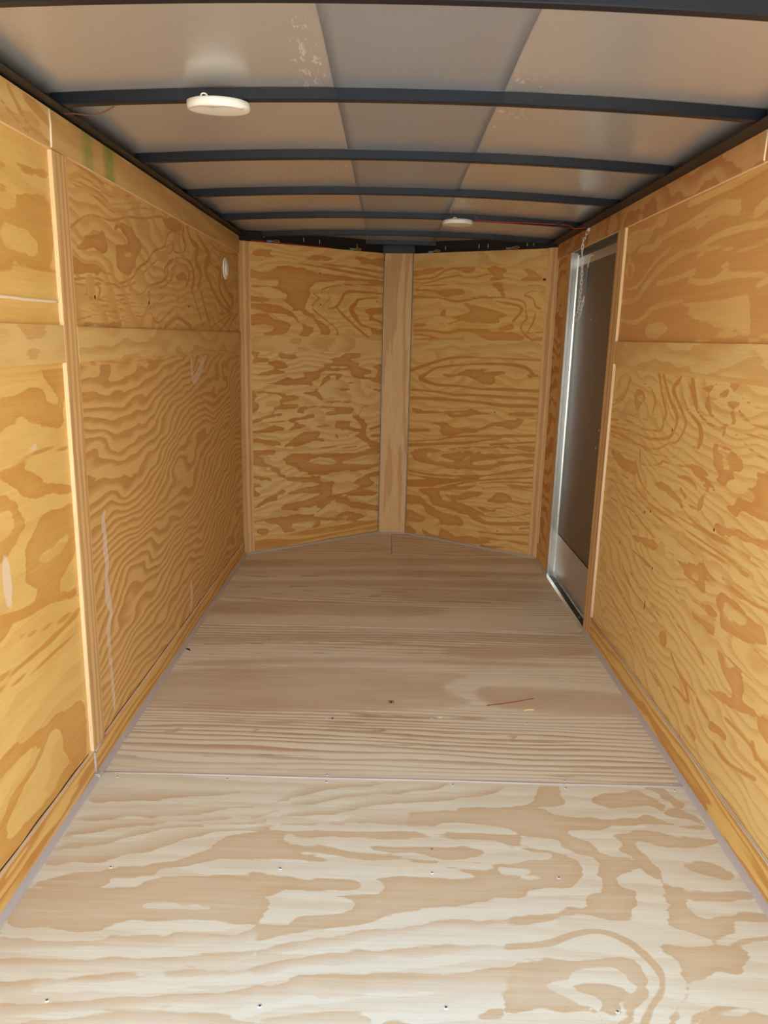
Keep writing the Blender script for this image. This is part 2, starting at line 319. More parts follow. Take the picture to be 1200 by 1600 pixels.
# hand-laid late-wood bands and filler smears, in metres on each sheet: (sign, half widths, points)
STROKES.update({
'floor_near': [(3,.0000,[(-0.816,1.879),(-0.775,1.883),(-0.693,1.893),(-0.624,1.906),(-0.541,1.921),(-0.404,1.944),(-0.833,1.924),(-0.796,1.939),(-0.712,1.949),(-0.639,1.958),(-0.551,1.957),(-0.407,1.960)]),(3,.0000,[(-0.812,1.793),(-0.758,1.807),(-0.714,1.814),(-0.634,1.821),(-0.548,1.831),(-0.464,1.853),(-0.389,1.869),(-0.313,1.883),(-0.823,1.821),(-0.771,1.839),(-0.726,1.847),(-0.644,1.854),(-0.557,1.865),(-0.471,1.882),(-0.393,1.891),(-0.316,1.905)]),(3,.0000,[(-0.831,1.736),(-0.771,1.750),(-0.721,1.769),(-0.658,1.788),(-0.591,1.796),(-0.523,1.805),(-0.455,1.815),(-0.387,1.830),(-0.306,1.842),(-0.844,1.766),(-0.785,1.785),(-0.733,1.801),(-0.666,1.810),(-0.596,1.814),(-0.529,1.826),(-0.461,1.839),(-0.391,1.850),(-0.309,1.857)]),(3,.0000,[(-0.833,1.676),(-0.800,1.696),(-0.710,1.706),(-0.644,1.743),(-0.583,1.771),(-0.518,1.786),(-0.451,1.796),(-0.301,1.810),(-0.841,1.693),(-0.811,1.721),(-0.722,1.740),(-0.654,1.774),(-0.590,1.793),(-0.522,1.801),(-0.454,1.809),(-0.303,1.819)]),(3,.0000,[(-0.833,1.620),(-0.745,1.628),(-0.659,1.657),(-0.615,1.675),(-0.560,1.694),(-0.510,1.734),(-0.465,1.759),(-0.410,1.770),(-0.296,1.780),(-0.854,1.667),(-0.768,1.684),(-0.676,1.706),(-0.633,1.729),(-0.581,1.762),(-0.522,1.778),(-0.471,1.784),(-0.414,1.788),(-0.298,1.790)]),(2,.0000,[(-0.757,1.591),(-0.684,1.609),(-0.618,1.635),(-0.535,1.646),(-0.468,1.681),(-0.434,1.724),(-0.396,1.756),(-0.305,1.764),(-0.289,1.663),(-0.402,1.657),(-0.466,1.629),(-0.527,1.616),(-0.543,1.599),(-0.603,1.588),(-0.654,1.583),(-0.662,1.550),(-0.749,1.536),(-0.825,1.544),(-0.817,1.574)]),(2,.0000,[(-0.853,1.539),(-0.757,1.555),(-0.601,1.551),(-0.558,1.579),(-0.511,1.600),(-0.406,1.604),(-0.286,1.593),(-0.275,1.526),(-0.857,1.505)]),(3,.0000,[(-0.366,1.876),(-0.313,1.881),(-0.262,1.914),(-0.204,1.947),(-0.113,1.983),(-0.037,1.996),(0.046,2.022),(-0.369,1.891),(-0.316,1.906),(-0.268,1.955),(-0.210,2.001),(-0.115,2.016),(-0.038,2.021),(0.046,2.029)]),(3,.0000,[(-0.357,1.826),(-0.307,1.845),(-0.240,1.887),(-0.169,1.910),(-0.097,1.936),(-0.010,1.952),(0.078,1.967),(0.129,1.980),(0.180,1.996),(0.214,2.025),(-0.361,1.847),(-0.310,1.866),(-0.244,1.915),(-0.172,1.939),(-0.099,1.962),(-0.011,1.976),(0.078,1.991),(0.130,2.007),(0.182,2.027),(0.215,2.031)]),(3,.0000,[(-0.353,1.803),(-0.269,1.830),(-0.200,1.847),(-0.134,1.852),(-0.058,1.882),(0.027,1.909),(0.114,1.925),(0.214,1.939),(0.291,1.964),(0.344,1.979),(0.394,2.017),(-0.356,1.821),(-0.272,1.853),(-0.203,1.881),(-0.137,1.890),(-0.059,1.922),(0.027,1.945),(0.115,1.951),(0.217,1.973),(0.295,1.994),(0.350,2.022),(0.395,2.022)]),(3,.0000,[(-0.348,1.776),(-0.276,1.800),(-0.218,1.806),(-0.131,1.809),(-0.055,1.815),(0.075,1.814),(0.169,1.822),(-0.350,1.789),(-0.279,1.816),(-0.221,1.824),(-0.133,1.833),(-0.057,1.863),(0.076,1.881),(0.172,1.864)]),(2,.0000,[(0.027,1.866),(0.137,1.890),(0.260,1.901),(0.399,1.911),(0.383,1.819),(0.340,1.817),(0.253,1.831),(0.176,1.834),(0.157,1.819),(0.075,1.814),(-0.008,1.831)]),(2,.0000,[(-0.345,1.762),(-0.262,1.779),(-0.170,1.789),(-0.054,1.788),(0.074,1.788),(0.179,1.788),(0.255,1.797),(0.318,1.789),(0.377,1.778),(0.372,1.747),(0.346,1.746),(0.298,1.766),(0.223,1.768),(0.108,1.758),(-0.007,1.757),(-0.087,1.759),(-0.133,1.764),(-0.212,1.754),(-0.253,1.757),(-0.232,1.732),(-0.152,1.720),(-0.050,1.701),(-0.005,1.699),(0.105,1.682),(0.154,1.666),(0.115,1.667),(-0.005,1.670),(-0.093,1.683),(-0.161,1.693),(-0.205,1.695),(-0.125,1.665),(-0.202,1.666),(-0.327,1.662)]),(2,.0000,[(-0.017,1.719),(0.073,1.731),(0.220,1.734),(0.275,1.722),(0.284,1.706),(0.238,1.687),(0.182,1.685),(0.106,1.699),(0.028,1.700)]),(-2,.0000,[(0.221,1.717),(0.252,1.715),(0.221,1.712)]),(2,.0000,[(0.164,1.658),(0.223,1.651),(0.277,1.647),(0.295,1.658),(0.237,1.675),(0.302,1.671),(0.359,1.672),(0.356,1.656),(0.317,1.658),(0.314,1.640),(0.354,1.639),(0.339,1.548),(-0.002,1.536),(0.018,1.568),(0.012,1.586),(-0.004,1.608),(0.071,1.616),(0.156,1.610),(0.220,1.616),(0.252,1.619),(0.211,1.639)]),(2,.0000,[(-0.317,1.607),(-0.270,1.613),(-0.172,1.590),(-0.141,1.599),(-0.046,1.595),(-0.040,1.573),(-0.096,1.556),(-0.226,1.562),(-0.305,1.542)]),(2,.0000,[(0.370,1.915),(0.476,1.912),(0.501,1.883),(0.617,1.867),(0.728,1.873),(0.764,1.890),(0.840,1.851),(0.914,1.848),(0.910,1.824),(0.862,1.829),(0.787,1.853),(0.693,1.839),(0.604,1.817),(0.519,1.804),(0.568,1.768),(0.601,1.722),(0.663,1.704),(0.673,1.668),(0.649,1.659),(0.606,1.627),(0.596,1.557),(0.528,1.555),(0.562,1.602),(0.559,1.640),(0.575,1.668),(0.566,1.696),(0.517,1.723),(0.494,1.748),(0.487,1.765),(0.433,1.785),(0.354,1.813)]),(2,.0000,[(0.640,1.798),(0.685,1.813),(0.736,1.824),(0.821,1.800),(0.915,1.788),(0.913,1.769),(0.777,1.742),(0.706,1.769),(0.691,1.738),(0.712,1.702),(0.720,1.646),(0.736,1.601),(0.737,1.562),(0.711,1.561),(0.704,1.600),(0.687,1.645),(0.676,1.676),(0.665,1.712),(0.639,1.736),(0.654,1.750),(0.646,1.780)]),(2,.0000,[(0.779,1.688),(0.850,1.699),(0.901,1.677),(0.900,1.638),(0.830,1.650)]),(2,.0000,[(0.726,1.601),(0.787,1.596),(0.914,1.597),(0.904,1.564),(0.710,1.557)]),(2,.0000,[(0.627,1.947),(0.670,1.991),(0.731,2.004),(0.774,2.017),(0.808,1.986),(0.834,1.935),(0.815,1.914),(0.782,1.928),(0.729,1.915),(0.656,1.917)]),(2,.0000,[(0.792,2.034),(0.865,2.021),(0.875,1.978),(0.908,1.948),(0.873,1.921),(0.860,1.936),(0.837,1.977),(0.816,2.008)]),(2,.0000,[(0.822,1.899),(0.845,1.930),(0.877,1.917),(0.911,1.879),(0.905,1.864),(0.850,1.876)]),(2,.0000,[(0.437,1.933),(0.463,1.971),(0.484,2.015),(0.558,2.029),(0.541,1.985),(0.551,1.943),(0.526,1.917),(0.469,1.909),(0.422,1.917)]),(2,.0000,[(0.341,1.725),(0.391,1.739),(0.456,1.725),(0.510,1.694),(0.519,1.662),(0.486,1.592),(0.410,1.582),(0.320,1.590)]),(-2,.0000,[(0.330,1.712),(0.367,1.732),(0.409,1.715),(0.453,1.712),(0.438,1.695),(0.383,1.697),(0.375,1.681),(0.324,1.671)]),(-2,.0000,[(0.321,1.655),(0.379,1.641),(0.318,1.633)]),(-2,.0000,[(0.365,1.623),(0.407,1.621),(0.369,1.618)]),(2,.0000,[(-0.881,1.514),(-0.823,1.530),(-0.601,1.552),(-0.277,1.543),(-0.264,1.462),(-0.307,1.447),(-0.371,1.448),(-0.488,1.449),(-0.582,1.441),(-0.639,1.411),(-0.717,1.414),(-0.757,1.419),(-0.814,1.417)]),(-2,.0000,[(-0.541,1.495),(-0.504,1.503),(-0.395,1.489),(-0.499,1.486)]),(3,.0000,[(-0.847,1.407),(-0.783,1.394),(-0.706,1.390),(-0.627,1.393),(-0.580,1.407),(-0.475,1.407),(-0.441,1.421),(-0.383,1.420),(-0.325,1.417),(-0.294,1.429),(-0.263,1.443),(-0.818,1.351),(-0.764,1.353),(-0.692,1.358),(-0.615,1.364),(-0.567,1.371),(-0.465,1.372),(-0.431,1.385),(-0.375,1.387),(-0.319,1.390),(-0.288,1.395),(-0.256,1.406)]),(3,.0000,[(-0.809,1.334),(-0.710,1.337),(-0.621,1.342),(-0.549,1.347),(-0.458,1.349),(-0.396,1.358),(-0.328,1.366),(-0.270,1.375),(-0.256,1.377),(-0.795,1.307),(-0.698,1.309),(-0.611,1.317),(-0.540,1.322),(-0.451,1.324),(-0.389,1.330),(-0.322,1.338),(-0.265,1.347),(-0.251,1.348)]),(3,.0000,[(-0.778,1.273),(-0.714,1.278),(-0.695,1.285),(-0.631,1.291),(-0.566,1.293),(-0.534,1.304),(-0.446,1.310),(-0.372,1.318),(-0.315,1.324),(-0.248,1.330),(-0.762,1.243),(-0.702,1.252),(-0.688,1.269),(-0.625,1.276),(-0.560,1.277),(-0.527,1.283),(-0.440,1.289),(-0.367,1.297),(-0.310,1.299),(-0.244,1.306)]),(3,.0000,[(-0.753,1.226),(-0.660,1.227),(-0.587,1.236),(-0.513,1.244),(-0.462,1.247),(-0.388,1.259),(-0.328,1.264),(-0.278,1.273),(-0.240,1.283),(-0.736,1.192),(-0.648,1.199),(-0.576,1.209),(-0.503,1.215),(-0.454,1.223),(-0.380,1.230),(-0.321,1.234),(-0.271,1.238),(-0.233,1.245)]),(3,.0000,[(-0.681,1.182),(-0.606,1.199),(-0.534,1.209),(-0.427,1.216),(-0.368,1.215),(-0.294,1.206),(-0.227,1.205),(-0.671,1.160),(-0.594,1.171),(-0.522,1.177),(-0.417,1.183),(-0.359,1.183),(-0.288,1.178),(-0.222,1.178)]),(2,.0000,[(-0.095,1.549),(0.277,1.563),(0.263,1.534),(0.129,1.509),(0.019,1.478),(-0.001,1.458),(-0.079,1.452),(-0.154,1.431),(-0.210,1.416),(-0.270,1.402),(-0.277,1.442),(-0.210,1.448),(-0.179,1.478),(-0.081,1.491),(-0.052,1.509),(-0.063,1.522)]),(3,.0000,[(-0.266,1.378),(-0.234,1.385),(-0.171,1.405),(-0.124,1.416),(-0.063,1.428),(-0.010,1.445),(0.029,1.451),(0.097,1.460),(0.127,1.469),(0.196,1.473),(0.235,1.467),(0.275,1.475),(0.320,1.479),(-0.260,1.344),(-0.229,1.353),(-0.167,1.373),(-0.121,1.383),(-0.061,1.394),(-0.009,1.405),(0.029,1.414),(0.096,1.429),(0.126,1.443),(0.194,1.450),(0.233,1.448),(0.273,1.459),(0.318,1.466)]),(3,.0000,[(-0.257,1.330),(-0.226,1.338),(-0.174,1.356),(-0.120,1.366),(-0.073,1.370),(-0.027,1.380),(0.038,1.386),(0.095,1.395),(0.161,1.403),(0.238,1.409),(0.309,1.411),(-0.253,1.308),(-0.223,1.313),(-0.171,1.331),(-0.117,1.340),(-0.072,1.344),(-0.026,1.352),(0.038,1.354),(0.093,1.360),(0.159,1.370),(0.236,1.391),(0.307,1.398)]),(3,.0000,[(-0.249,1.283),(-0.201,1.288),(-0.159,1.310),(-0.115,1.315),(-0.034,1.315),(0.002,1.321),(0.065,1.321),(0.110,1.328),(0.156,1.331),(0.202,1.342),(0.249,1.346),(0.300,1.353),(-0.243,1.252),(-0.195,1.247),(-0.154,1.263),(-0.110,1.257),(-0.032,1.255),(0.003,1.268),(0.064,1.274),(0.108,1.280),(0.152,1.278),(0.196,1.278),(0.240,1.276),(0.288,1.277)]),(3,.0000,[(-0.235,1.205),(-0.190,1.214),(-0.115,1.222),(-0.064,1.227),(-0.030,1.226),(-0.005,1.215),(-0.231,1.182),(-0.186,1.186),(-0.112,1.193),(-0.062,1.192),(-0.029,1.193),(-0.004,1.194)]),(2,.0000,[(0.216,1.226),(0.248,1.242),(0.254,1.222),(0.215,1.216)]),(2,.0000,[(0.021,1.195),(0.029,1.211),(0.063,1.212),(0.088,1.197)]),(2,.0000,[(0.303,1.478),(0.348,1.495),(0.410,1.505),(0.459,1.524),(0.499,1.532),(0.524,1.579),(0.635,1.583),(0.607,1.526),(0.586,1.491),(0.517,1.492),(0.467,1.494),(0.388,1.472),(0.301,1.465)]),(1,[.0103,.0106,.0097,.0088,.0112,.0120,.0113,.0112,.0089,.0077,.0074,.0083,.0081],[(0.292,1.400),(0.381,1.412),(0.439,1.438),(0.496,1.453),(0.538,1.445),(0.573,1.418),(0.592,1.389),(0.608,1.353),(0.608,1.320),(0.592,1.287),(0.563,1.256),(0.531,1.210),(0.521,1.197)]),(2,.0000,[(0.284,1.350),(0.390,1.365),(0.454,1.379),(0.503,1.388),(0.544,1.385),(0.570,1.363),(0.577,1.329),(0.571,1.297),(0.555,1.276),(0.529,1.250),(0.499,1.209),(0.453,1.207),(0.440,1.238),(0.407,1.244),(0.330,1.244),(0.267,1.240)]),(-2,.0000,[(0.367,1.301),(0.406,1.313),(0.445,1.344),(0.523,1.344),(0.542,1.318),(0.542,1.291),(0.512,1.265),(0.507,1.235),(0.490,1.220),(0.460,1.219),(0.450,1.243),(0.433,1.262),(0.397,1.276)]),(2,.0000,[(0.402,1.297),(0.433,1.313),(0.480,1.308),(0.517,1.296),(0.512,1.280),(0.499,1.264),(0.500,1.239),(0.476,1.229),(0.460,1.248),(0.453,1.273),(0.422,1.287)]),(2,.0000,[(0.667,1.306),(0.722,1.340),(0.745,1.351),(0.777,1.341),(0.804,1.370),(0.824,1.394),(0.817,1.408),(0.773,1.416),(0.640,1.419),(0.648,1.388),(0.659,1.354),(0.646,1.321),(0.643,1.299),(0.624,1.273),(0.575,1.211),(0.563,1.199),(0.588,1.199),(0.619,1.248),(0.654,1.284)]),(2,.0000,[(0.702,1.585),(0.752,1.587),(0.746,1.531),(0.771,1.504),(0.823,1.510),(0.880,1.525),(0.939,1.510),(0.907,1.497),(0.844,1.491),(0.818,1.464),(0.777,1.437),(0.766,1.422),(0.745,1.443),(0.715,1.451),(0.675,1.475),(0.689,1.502),(0.684,1.522),(0.708,1.540),(0.694,1.557)]),(1,[.0063,.0071,.0077,.0070],[(0.795,1.414),(0.828,1.433),(0.905,1.448),(0.914,1.451)]),(2,.0000,[(0.619,1.214),(0.645,1.239),(0.697,1.260),(0.757,1.260),(0.795,1.283),(0.838,1.300),(0.831,1.285),(0.772,1.263),(0.687,1.248),(0.652,1.234),(0.630,1.201)]),(2,.0000,[(0.651,1.232),(0.697,1.241),(0.803,1.244),(0.791,1.205),(0.634,1.201)]),],
'left_near_lower': [(2,.0000,[(1.647,1.156),(1.739,1.166),(1.809,1.171),(1.888,1.161),(1.900,1.135),(1.968,1.119),(1.985,1.076),(1.945,1.059),(1.846,1.081),(1.766,1.099),(1.706,1.087),(1.635,1.087)]),(2,.0000,[(1.872,1.228),(2.011,1.226),(1.995,1.101),(1.958,1.131),(1.917,1.169),(1.883,1.196)]),(1,[.0060,.0071,.0074,.0075],[(1.620,1.007),(1.750,1.006),(1.867,1.013),(1.997,0.999)]),(2,.0000,[(1.619,1.000),(1.765,0.982),(1.823,0.949),(1.874,0.924),(1.992,0.896),(2.002,0.877),(1.868,0.889),(1.762,0.906),(1.717,0.935),(1.667,0.969),(1.616,0.983)]),(2,.0000,[(2.009,0.842),(1.920,0.845),(1.827,0.851),(1.768,0.825),(1.718,0.774),(1.726,0.705),(1.774,0.673),(1.875,0.655),(1.976,0.685),(2.010,0.727)]),(-2,.0000,[(1.799,0.755),(1.895,0.770),(1.971,0.772),(1.926,0.734),(1.819,0.738)]),(2,.0000,[(1.609,0.944),(1.678,0.929),(1.719,0.892),(1.743,0.856),(1.707,0.826),(1.637,0.807),(1.584,0.809)]),(-2,.0000,[(1.599,0.892),(1.663,0.900),(1.674,0.854),(1.591,0.848)]),(1,[.0155,.0151,.0139,.0086],[(1.558,0.668),(1.685,0.644),(1.823,0.629),(2.000,0.584)]),(1,[.0076,.0066,.0088],[(1.665,0.590),(1.811,0.563),(1.999,0.536)]),(2,.0000,[(1.731,0.734),(1.892,0.683),(1.897,0.637),(1.997,0.608),(1.994,0.592),(1.868,0.613),(1.769,0.644),(1.665,0.646),(1.584,0.615),(1.549,0.620),(1.558,0.664),(1.648,0.658),(1.728,0.658),(1.765,0.682)]),(1,[.0087,.0085,.0102,.0095],[(1.535,0.540),(1.663,0.524),(1.816,0.522),(1.984,0.530)]),(1,[.0063,.0065,.0072,.0056],[(1.530,0.513),(1.687,0.487),(1.857,0.482),(1.988,0.474)]),(2,.0000,[(1.500,0.348),(1.574,0.354),(1.691,0.328),(1.827,0.305),(1.982,0.266),(1.982,0.093),(1.925,0.101),(1.842,0.171),(1.830,0.250),(1.773,0.276),(1.715,0.247),(1.620,0.224),(1.555,0.197),(1.520,0.163),(1.573,0.130),(1.734,0.120),(1.836,0.138),(1.925,0.101),(1.726,0.077),(1.528,0.099),(1.455,0.103),(1.472,0.199),(1.520,0.211),(1.553,0.241),(1.644,0.246),(1.707,0.263),(1.705,0.282),(1.654,0.301),(1.565,0.307),(1.493,0.312)]),],
'left_near_lower_putty': [(1,[.0081,.0083],[(1.782,1.020),(1.820,1.029)]),(1,[.0071,.0190,.0223,.0156,.0072],[(1.628,0.805),(1.627,0.777),(1.628,0.733),(1.629,0.699),(1.632,0.678)]),],
'left_near_upper': [(2,.0000,[(1.740,1.662),(1.850,1.678),(1.930,1.676),(2.010,1.697),(2.007,1.683),(1.907,1.663),(1.810,1.661),(1.737,1.646)]),(2,.0000,[(1.731,1.612),(1.858,1.615),(1.996,1.620),(1.986,1.466),(1.811,1.459),(1.700,1.445)]),(-2,.0000,[(1.727,1.592),(1.798,1.596),(1.824,1.583),(1.794,1.569),(1.723,1.571)]),(-2,.0000,[(1.742,1.532),(1.864,1.536),(1.920,1.502),(1.835,1.484),(1.743,1.491)]),(1,[.0083,.0088,.0100],[(1.699,1.436),(1.859,1.450),(2.013,1.449)]),],
'left_top_near': [(1,[.0059,.0072,.0077],[(1.747,1.798),(1.795,1.776),(1.884,1.754)]),(1,[.0089,.0104,.0069,.0079],[(1.804,1.827),(1.852,1.792),(1.897,1.770),(1.999,1.755)]),(1,[.0088,.0149,.0116],[(1.878,1.828),(1.936,1.818),(2.008,1.802)]),(1,[.0056,.0065],[(1.741,1.765),(1.789,1.746)]),],
'left_far_upper': [(1,[.0044,.0057,.0066,.0061],[(2.146,1.744),(2.239,1.745),(2.308,1.740),(2.382,1.735)]),(1,[.0040,.0034,.0033,.0056],[(2.395,1.742),(2.440,1.738),(2.501,1.745),(2.515,1.756)]),(1,[.0034,.0036,.0040,.0040,.0033,.0039,.0041],[(2.141,1.720),(2.255,1.722),(2.336,1.715),(2.423,1.708),(2.496,1.716),(2.602,1.739),(2.657,1.744)]),(1,[.0040,.0046,.0053,.0044,.0039,.0043],[(2.139,1.705),(2.271,1.704),(2.355,1.700),(2.431,1.687),(2.531,1.704),(2.727,1.738)]),(1,[.0038,.0038,.0047,.0039,.0035,.0039,.0042],[(2.137,1.695),(2.258,1.687),(2.330,1.684),(2.440,1.667),(2.567,1.689),(2.725,1.722),(2.833,1.732)]),(1,[.0045,.0047,.0043,.0047,.0049,.0049,.0054,.0056,.0077],[(2.117,1.575),(2.197,1.611),(2.269,1.629),(2.366,1.636),(2.448,1.642),(2.591,1.673),(2.734,1.688),(2.966,1.729),(3.074,1.720)]),(2,.0000,[(2.146,1.533),(2.208,1.562),(2.282,1.582),(2.350,1.603),(2.376,1.594),(2.387,1.556),(2.349,1.532),(2.285,1.537),(2.243,1.532),(2.201,1.519),(2.162,1.520)]),(2,.0000,[(2.455,1.613),(2.521,1.642),(2.615,1.651),(2.639,1.628),(2.708,1.610),(2.687,1.572),(2.591,1.496),(2.510,1.489),(2.450,1.505),(2.469,1.549),(2.460,1.568),(2.511,1.574),(2.578,1.590),(2.543,1.616),(2.482,1.633)]),(-2,.0000,[(2.533,1.555),(2.586,1.557),(2.578,1.547),(2.532,1.547)]),(2,.0000,[(2.104,1.500),(2.196,1.494),(2.247,1.495),(2.290,1.507),(2.343,1.492),(2.410,1.481),(2.446,1.480),(2.385,1.473),(2.253,1.469),(2.097,1.460)]),(2,.0000,[(2.966,1.729),(3.116,1.746),(3.235,1.737),(3.233,1.721),(3.108,1.694),(3.015,1.696)]),(1,[.0035,.0039,.0041,.0045,.0039,.0051,.0057,.0060,.0060,.0051,.0053],[(2.094,1.440),(2.210,1.454),(2.293,1.458),(2.393,1.450),(2.479,1.457),(2.602,1.484),(2.665,1.520),(2.775,1.553),(2.845,1.593),(2.986,1.623),(3.082,1.644)]),(1,[.0032,.0032,.0032,.0032,.0032,.0038,.0042,.0040,.0045,.0055],[(2.110,1.429),(2.216,1.436),(2.335,1.448),(2.403,1.440),(2.585,1.460),(2.691,1.499),(2.788,1.535),(2.909,1.575),(3.058,1.611),(3.099,1.631)]),(1,[.0050,.0033,.0032,.0070,.0061],[(2.202,1.412),(2.215,1.428),(2.269,1.439),(2.305,1.430),(2.290,1.409)]),(1,[.0032,.0032,.0032,.0032,.0035,.0035,.0042,.0043,.0043,.0079,.0073,.0039,.0055,.0134,.0174,.0116],[(2.107,1.410),(2.182,1.411),(2.241,1.401),(2.306,1.404),(2.387,1.414),(2.553,1.427),(2.696,1.438),(2.762,1.467),(2.896,1.486),(3.009,1.524),(3.014,1.565),(3.134,1.598),(3.304,1.609),(3.391,1.583),(3.408,1.532),(3.355,1.488)]),(1,[.0032,.0032,.0032,.0032,.0032,.0032,.0032,.0032,.0059,.0057,.0032,.0056,.0121,.0068],[(2.104,1.398),(2.200,1.399),(2.272,1.397),(2.396,1.398),(2.578,1.418),(2.725,1.427),(2.776,1.454),(2.929,1.473),(3.063,1.513),(3.069,1.550),(3.172,1.577),(3.300,1.581),(3.328,1.538),(3.267,1.500)]),(1,[.0032,.0032,.0032,.0032,.0032,.0032,.0032],[(2.102,1.385),(2.218,1.386),(2.270,1.383),(2.325,1.383),(2.482,1.394),(2.604,1.403),(2.706,1.403)]),(1,[.0032,.0032,.0032,.0032,.0032,.0032,.0032,.0071,.0095],[(2.100,1.370),(2.206,1.371),(2.269,1.377),(2.358,1.376),(2.441,1.375),(2.574,1.389),(2.719,1.390),(2.770,1.415),(2.766,1.444)]),(1,[.0032,.0032,.0032,.0032,.0032,.0032,.0033,.0033,.0035],[(2.098,1.359),(2.214,1.363),(2.278,1.369),(2.391,1.365),(2.544,1.374),(2.686,1.374),(2.816,1.398),(2.918,1.402),(3.051,1.428)]),(1,[.0032,.0032,.0032,.0036,.0035,.0035,.0036,.0037,.0062,.0044,.0054],[(2.093,1.334),(2.171,1.343),(2.265,1.355),(2.389,1.352),(2.437,1.349),(2.570,1.362),(2.684,1.360),(2.780,1.377),(2.809,1.354),(2.875,1.345),(3.027,1.391)]),(2,.0000,[(2.168,1.324),(2.273,1.335),(2.362,1.333),(2.436,1.345),(2.488,1.351),(2.538,1.334),(2.473,1.337),(2.483,1.320),(2.315,1.322)]),(2,.0000,[(3.125,1.533),(3.209,1.551),(3.294,1.541),(3.269,1.517),(3.162,1.507)]),(1,[.0042,.0053,.0068,.0039,.0048],[(2.845,1.593),(2.987,1.628),(3.030,1.673),(3.109,1.696),(3.230,1.699)]),(1,[.0126,.0051,.0044,.0151,.0149,.0131],[(3.102,1.646),(3.118,1.622),(3.241,1.630),(3.289,1.662),(3.251,1.696),(3.266,1.730)]),(1,[.0142,.0106,.0192,.0215,.0228,.0158],[(3.321,1.738),(3.383,1.696),(3.500,1.675),(3.444,1.622),(3.537,1.572),(3.478,1.508)]),(1,[.0113,.0129,.0274,.0265,.0170,.0137,.0101,.0087],[(3.507,1.728),(3.631,1.695),(3.708,1.660),(3.619,1.603),(3.695,1.553),(3.803,1.496),(3.985,1.444),(4.155,1.429)]),(1,[.0073,.0065,.0061,.0060],[(3.717,1.730),(3.889,1.711),(4.083,1.718),(4.414,1.739)]),(1,[.0059,.0055,.0155,.0221,.0118,.0098],[(3.678,1.645),(3.819,1.626),(3.941,1.624),(3.903,1.561),(3.959,1.504),(4.157,1.443)]),(1,[.0256,.0194,.0120,.0242,.0220],[(4.006,1.629),(4.032,1.563),(4.130,1.520),(4.236,1.497),(4.193,1.445)]),(1,[.0037,.0039,.0039],[(3.872,1.565),(4.103,1.589),(4.399,1.596)]),(1,[.0045,.0038,.0041],[(4.191,1.423),(3.731,1.382),(3.507,1.340)]),(1,[.0051,.0048,.0050],[(4.190,1.415),(3.817,1.358),(3.666,1.323)]),(1,[.0069,.0064,.0060],[(4.227,1.416),(3.974,1.346),(3.874,1.318)]),(1,[.0073,.0086,.0123],[(4.382,1.429),(4.185,1.372),(4.108,1.320)]),(1,[.0040,.0045,.0046],[(3.792,1.403),(4.119,1.420),(4.421,1.415)]),(1,[.0107,.0098,.0091,.0116,.0136],[(2.943,1.326),(3.061,1.360),(3.142,1.367),(3.268,1.348),(3.334,1.331)]),(1,[.0139,.0139,.0132],[(3.526,1.493),(3.596,1.422),(3.671,1.361)]),(1,[.0107,.0102,.0109],[(3.378,1.484),(3.443,1.428),(3.511,1.370)]),(1,[.0078,.0049,.0032],[(3.239,1.454),(3.278,1.422),(3.346,1.419)]),(1,[.0037,.0050,.0065,.0044],[(2.828,1.481),(2.969,1.506),(2.975,1.547),(3.093,1.583)]),(1,[.0032,.0032,.0032,.0052,.0032],[(2.887,1.426),(3.037,1.464),(3.136,1.470),(3.153,1.444),(3.051,1.423)]),],
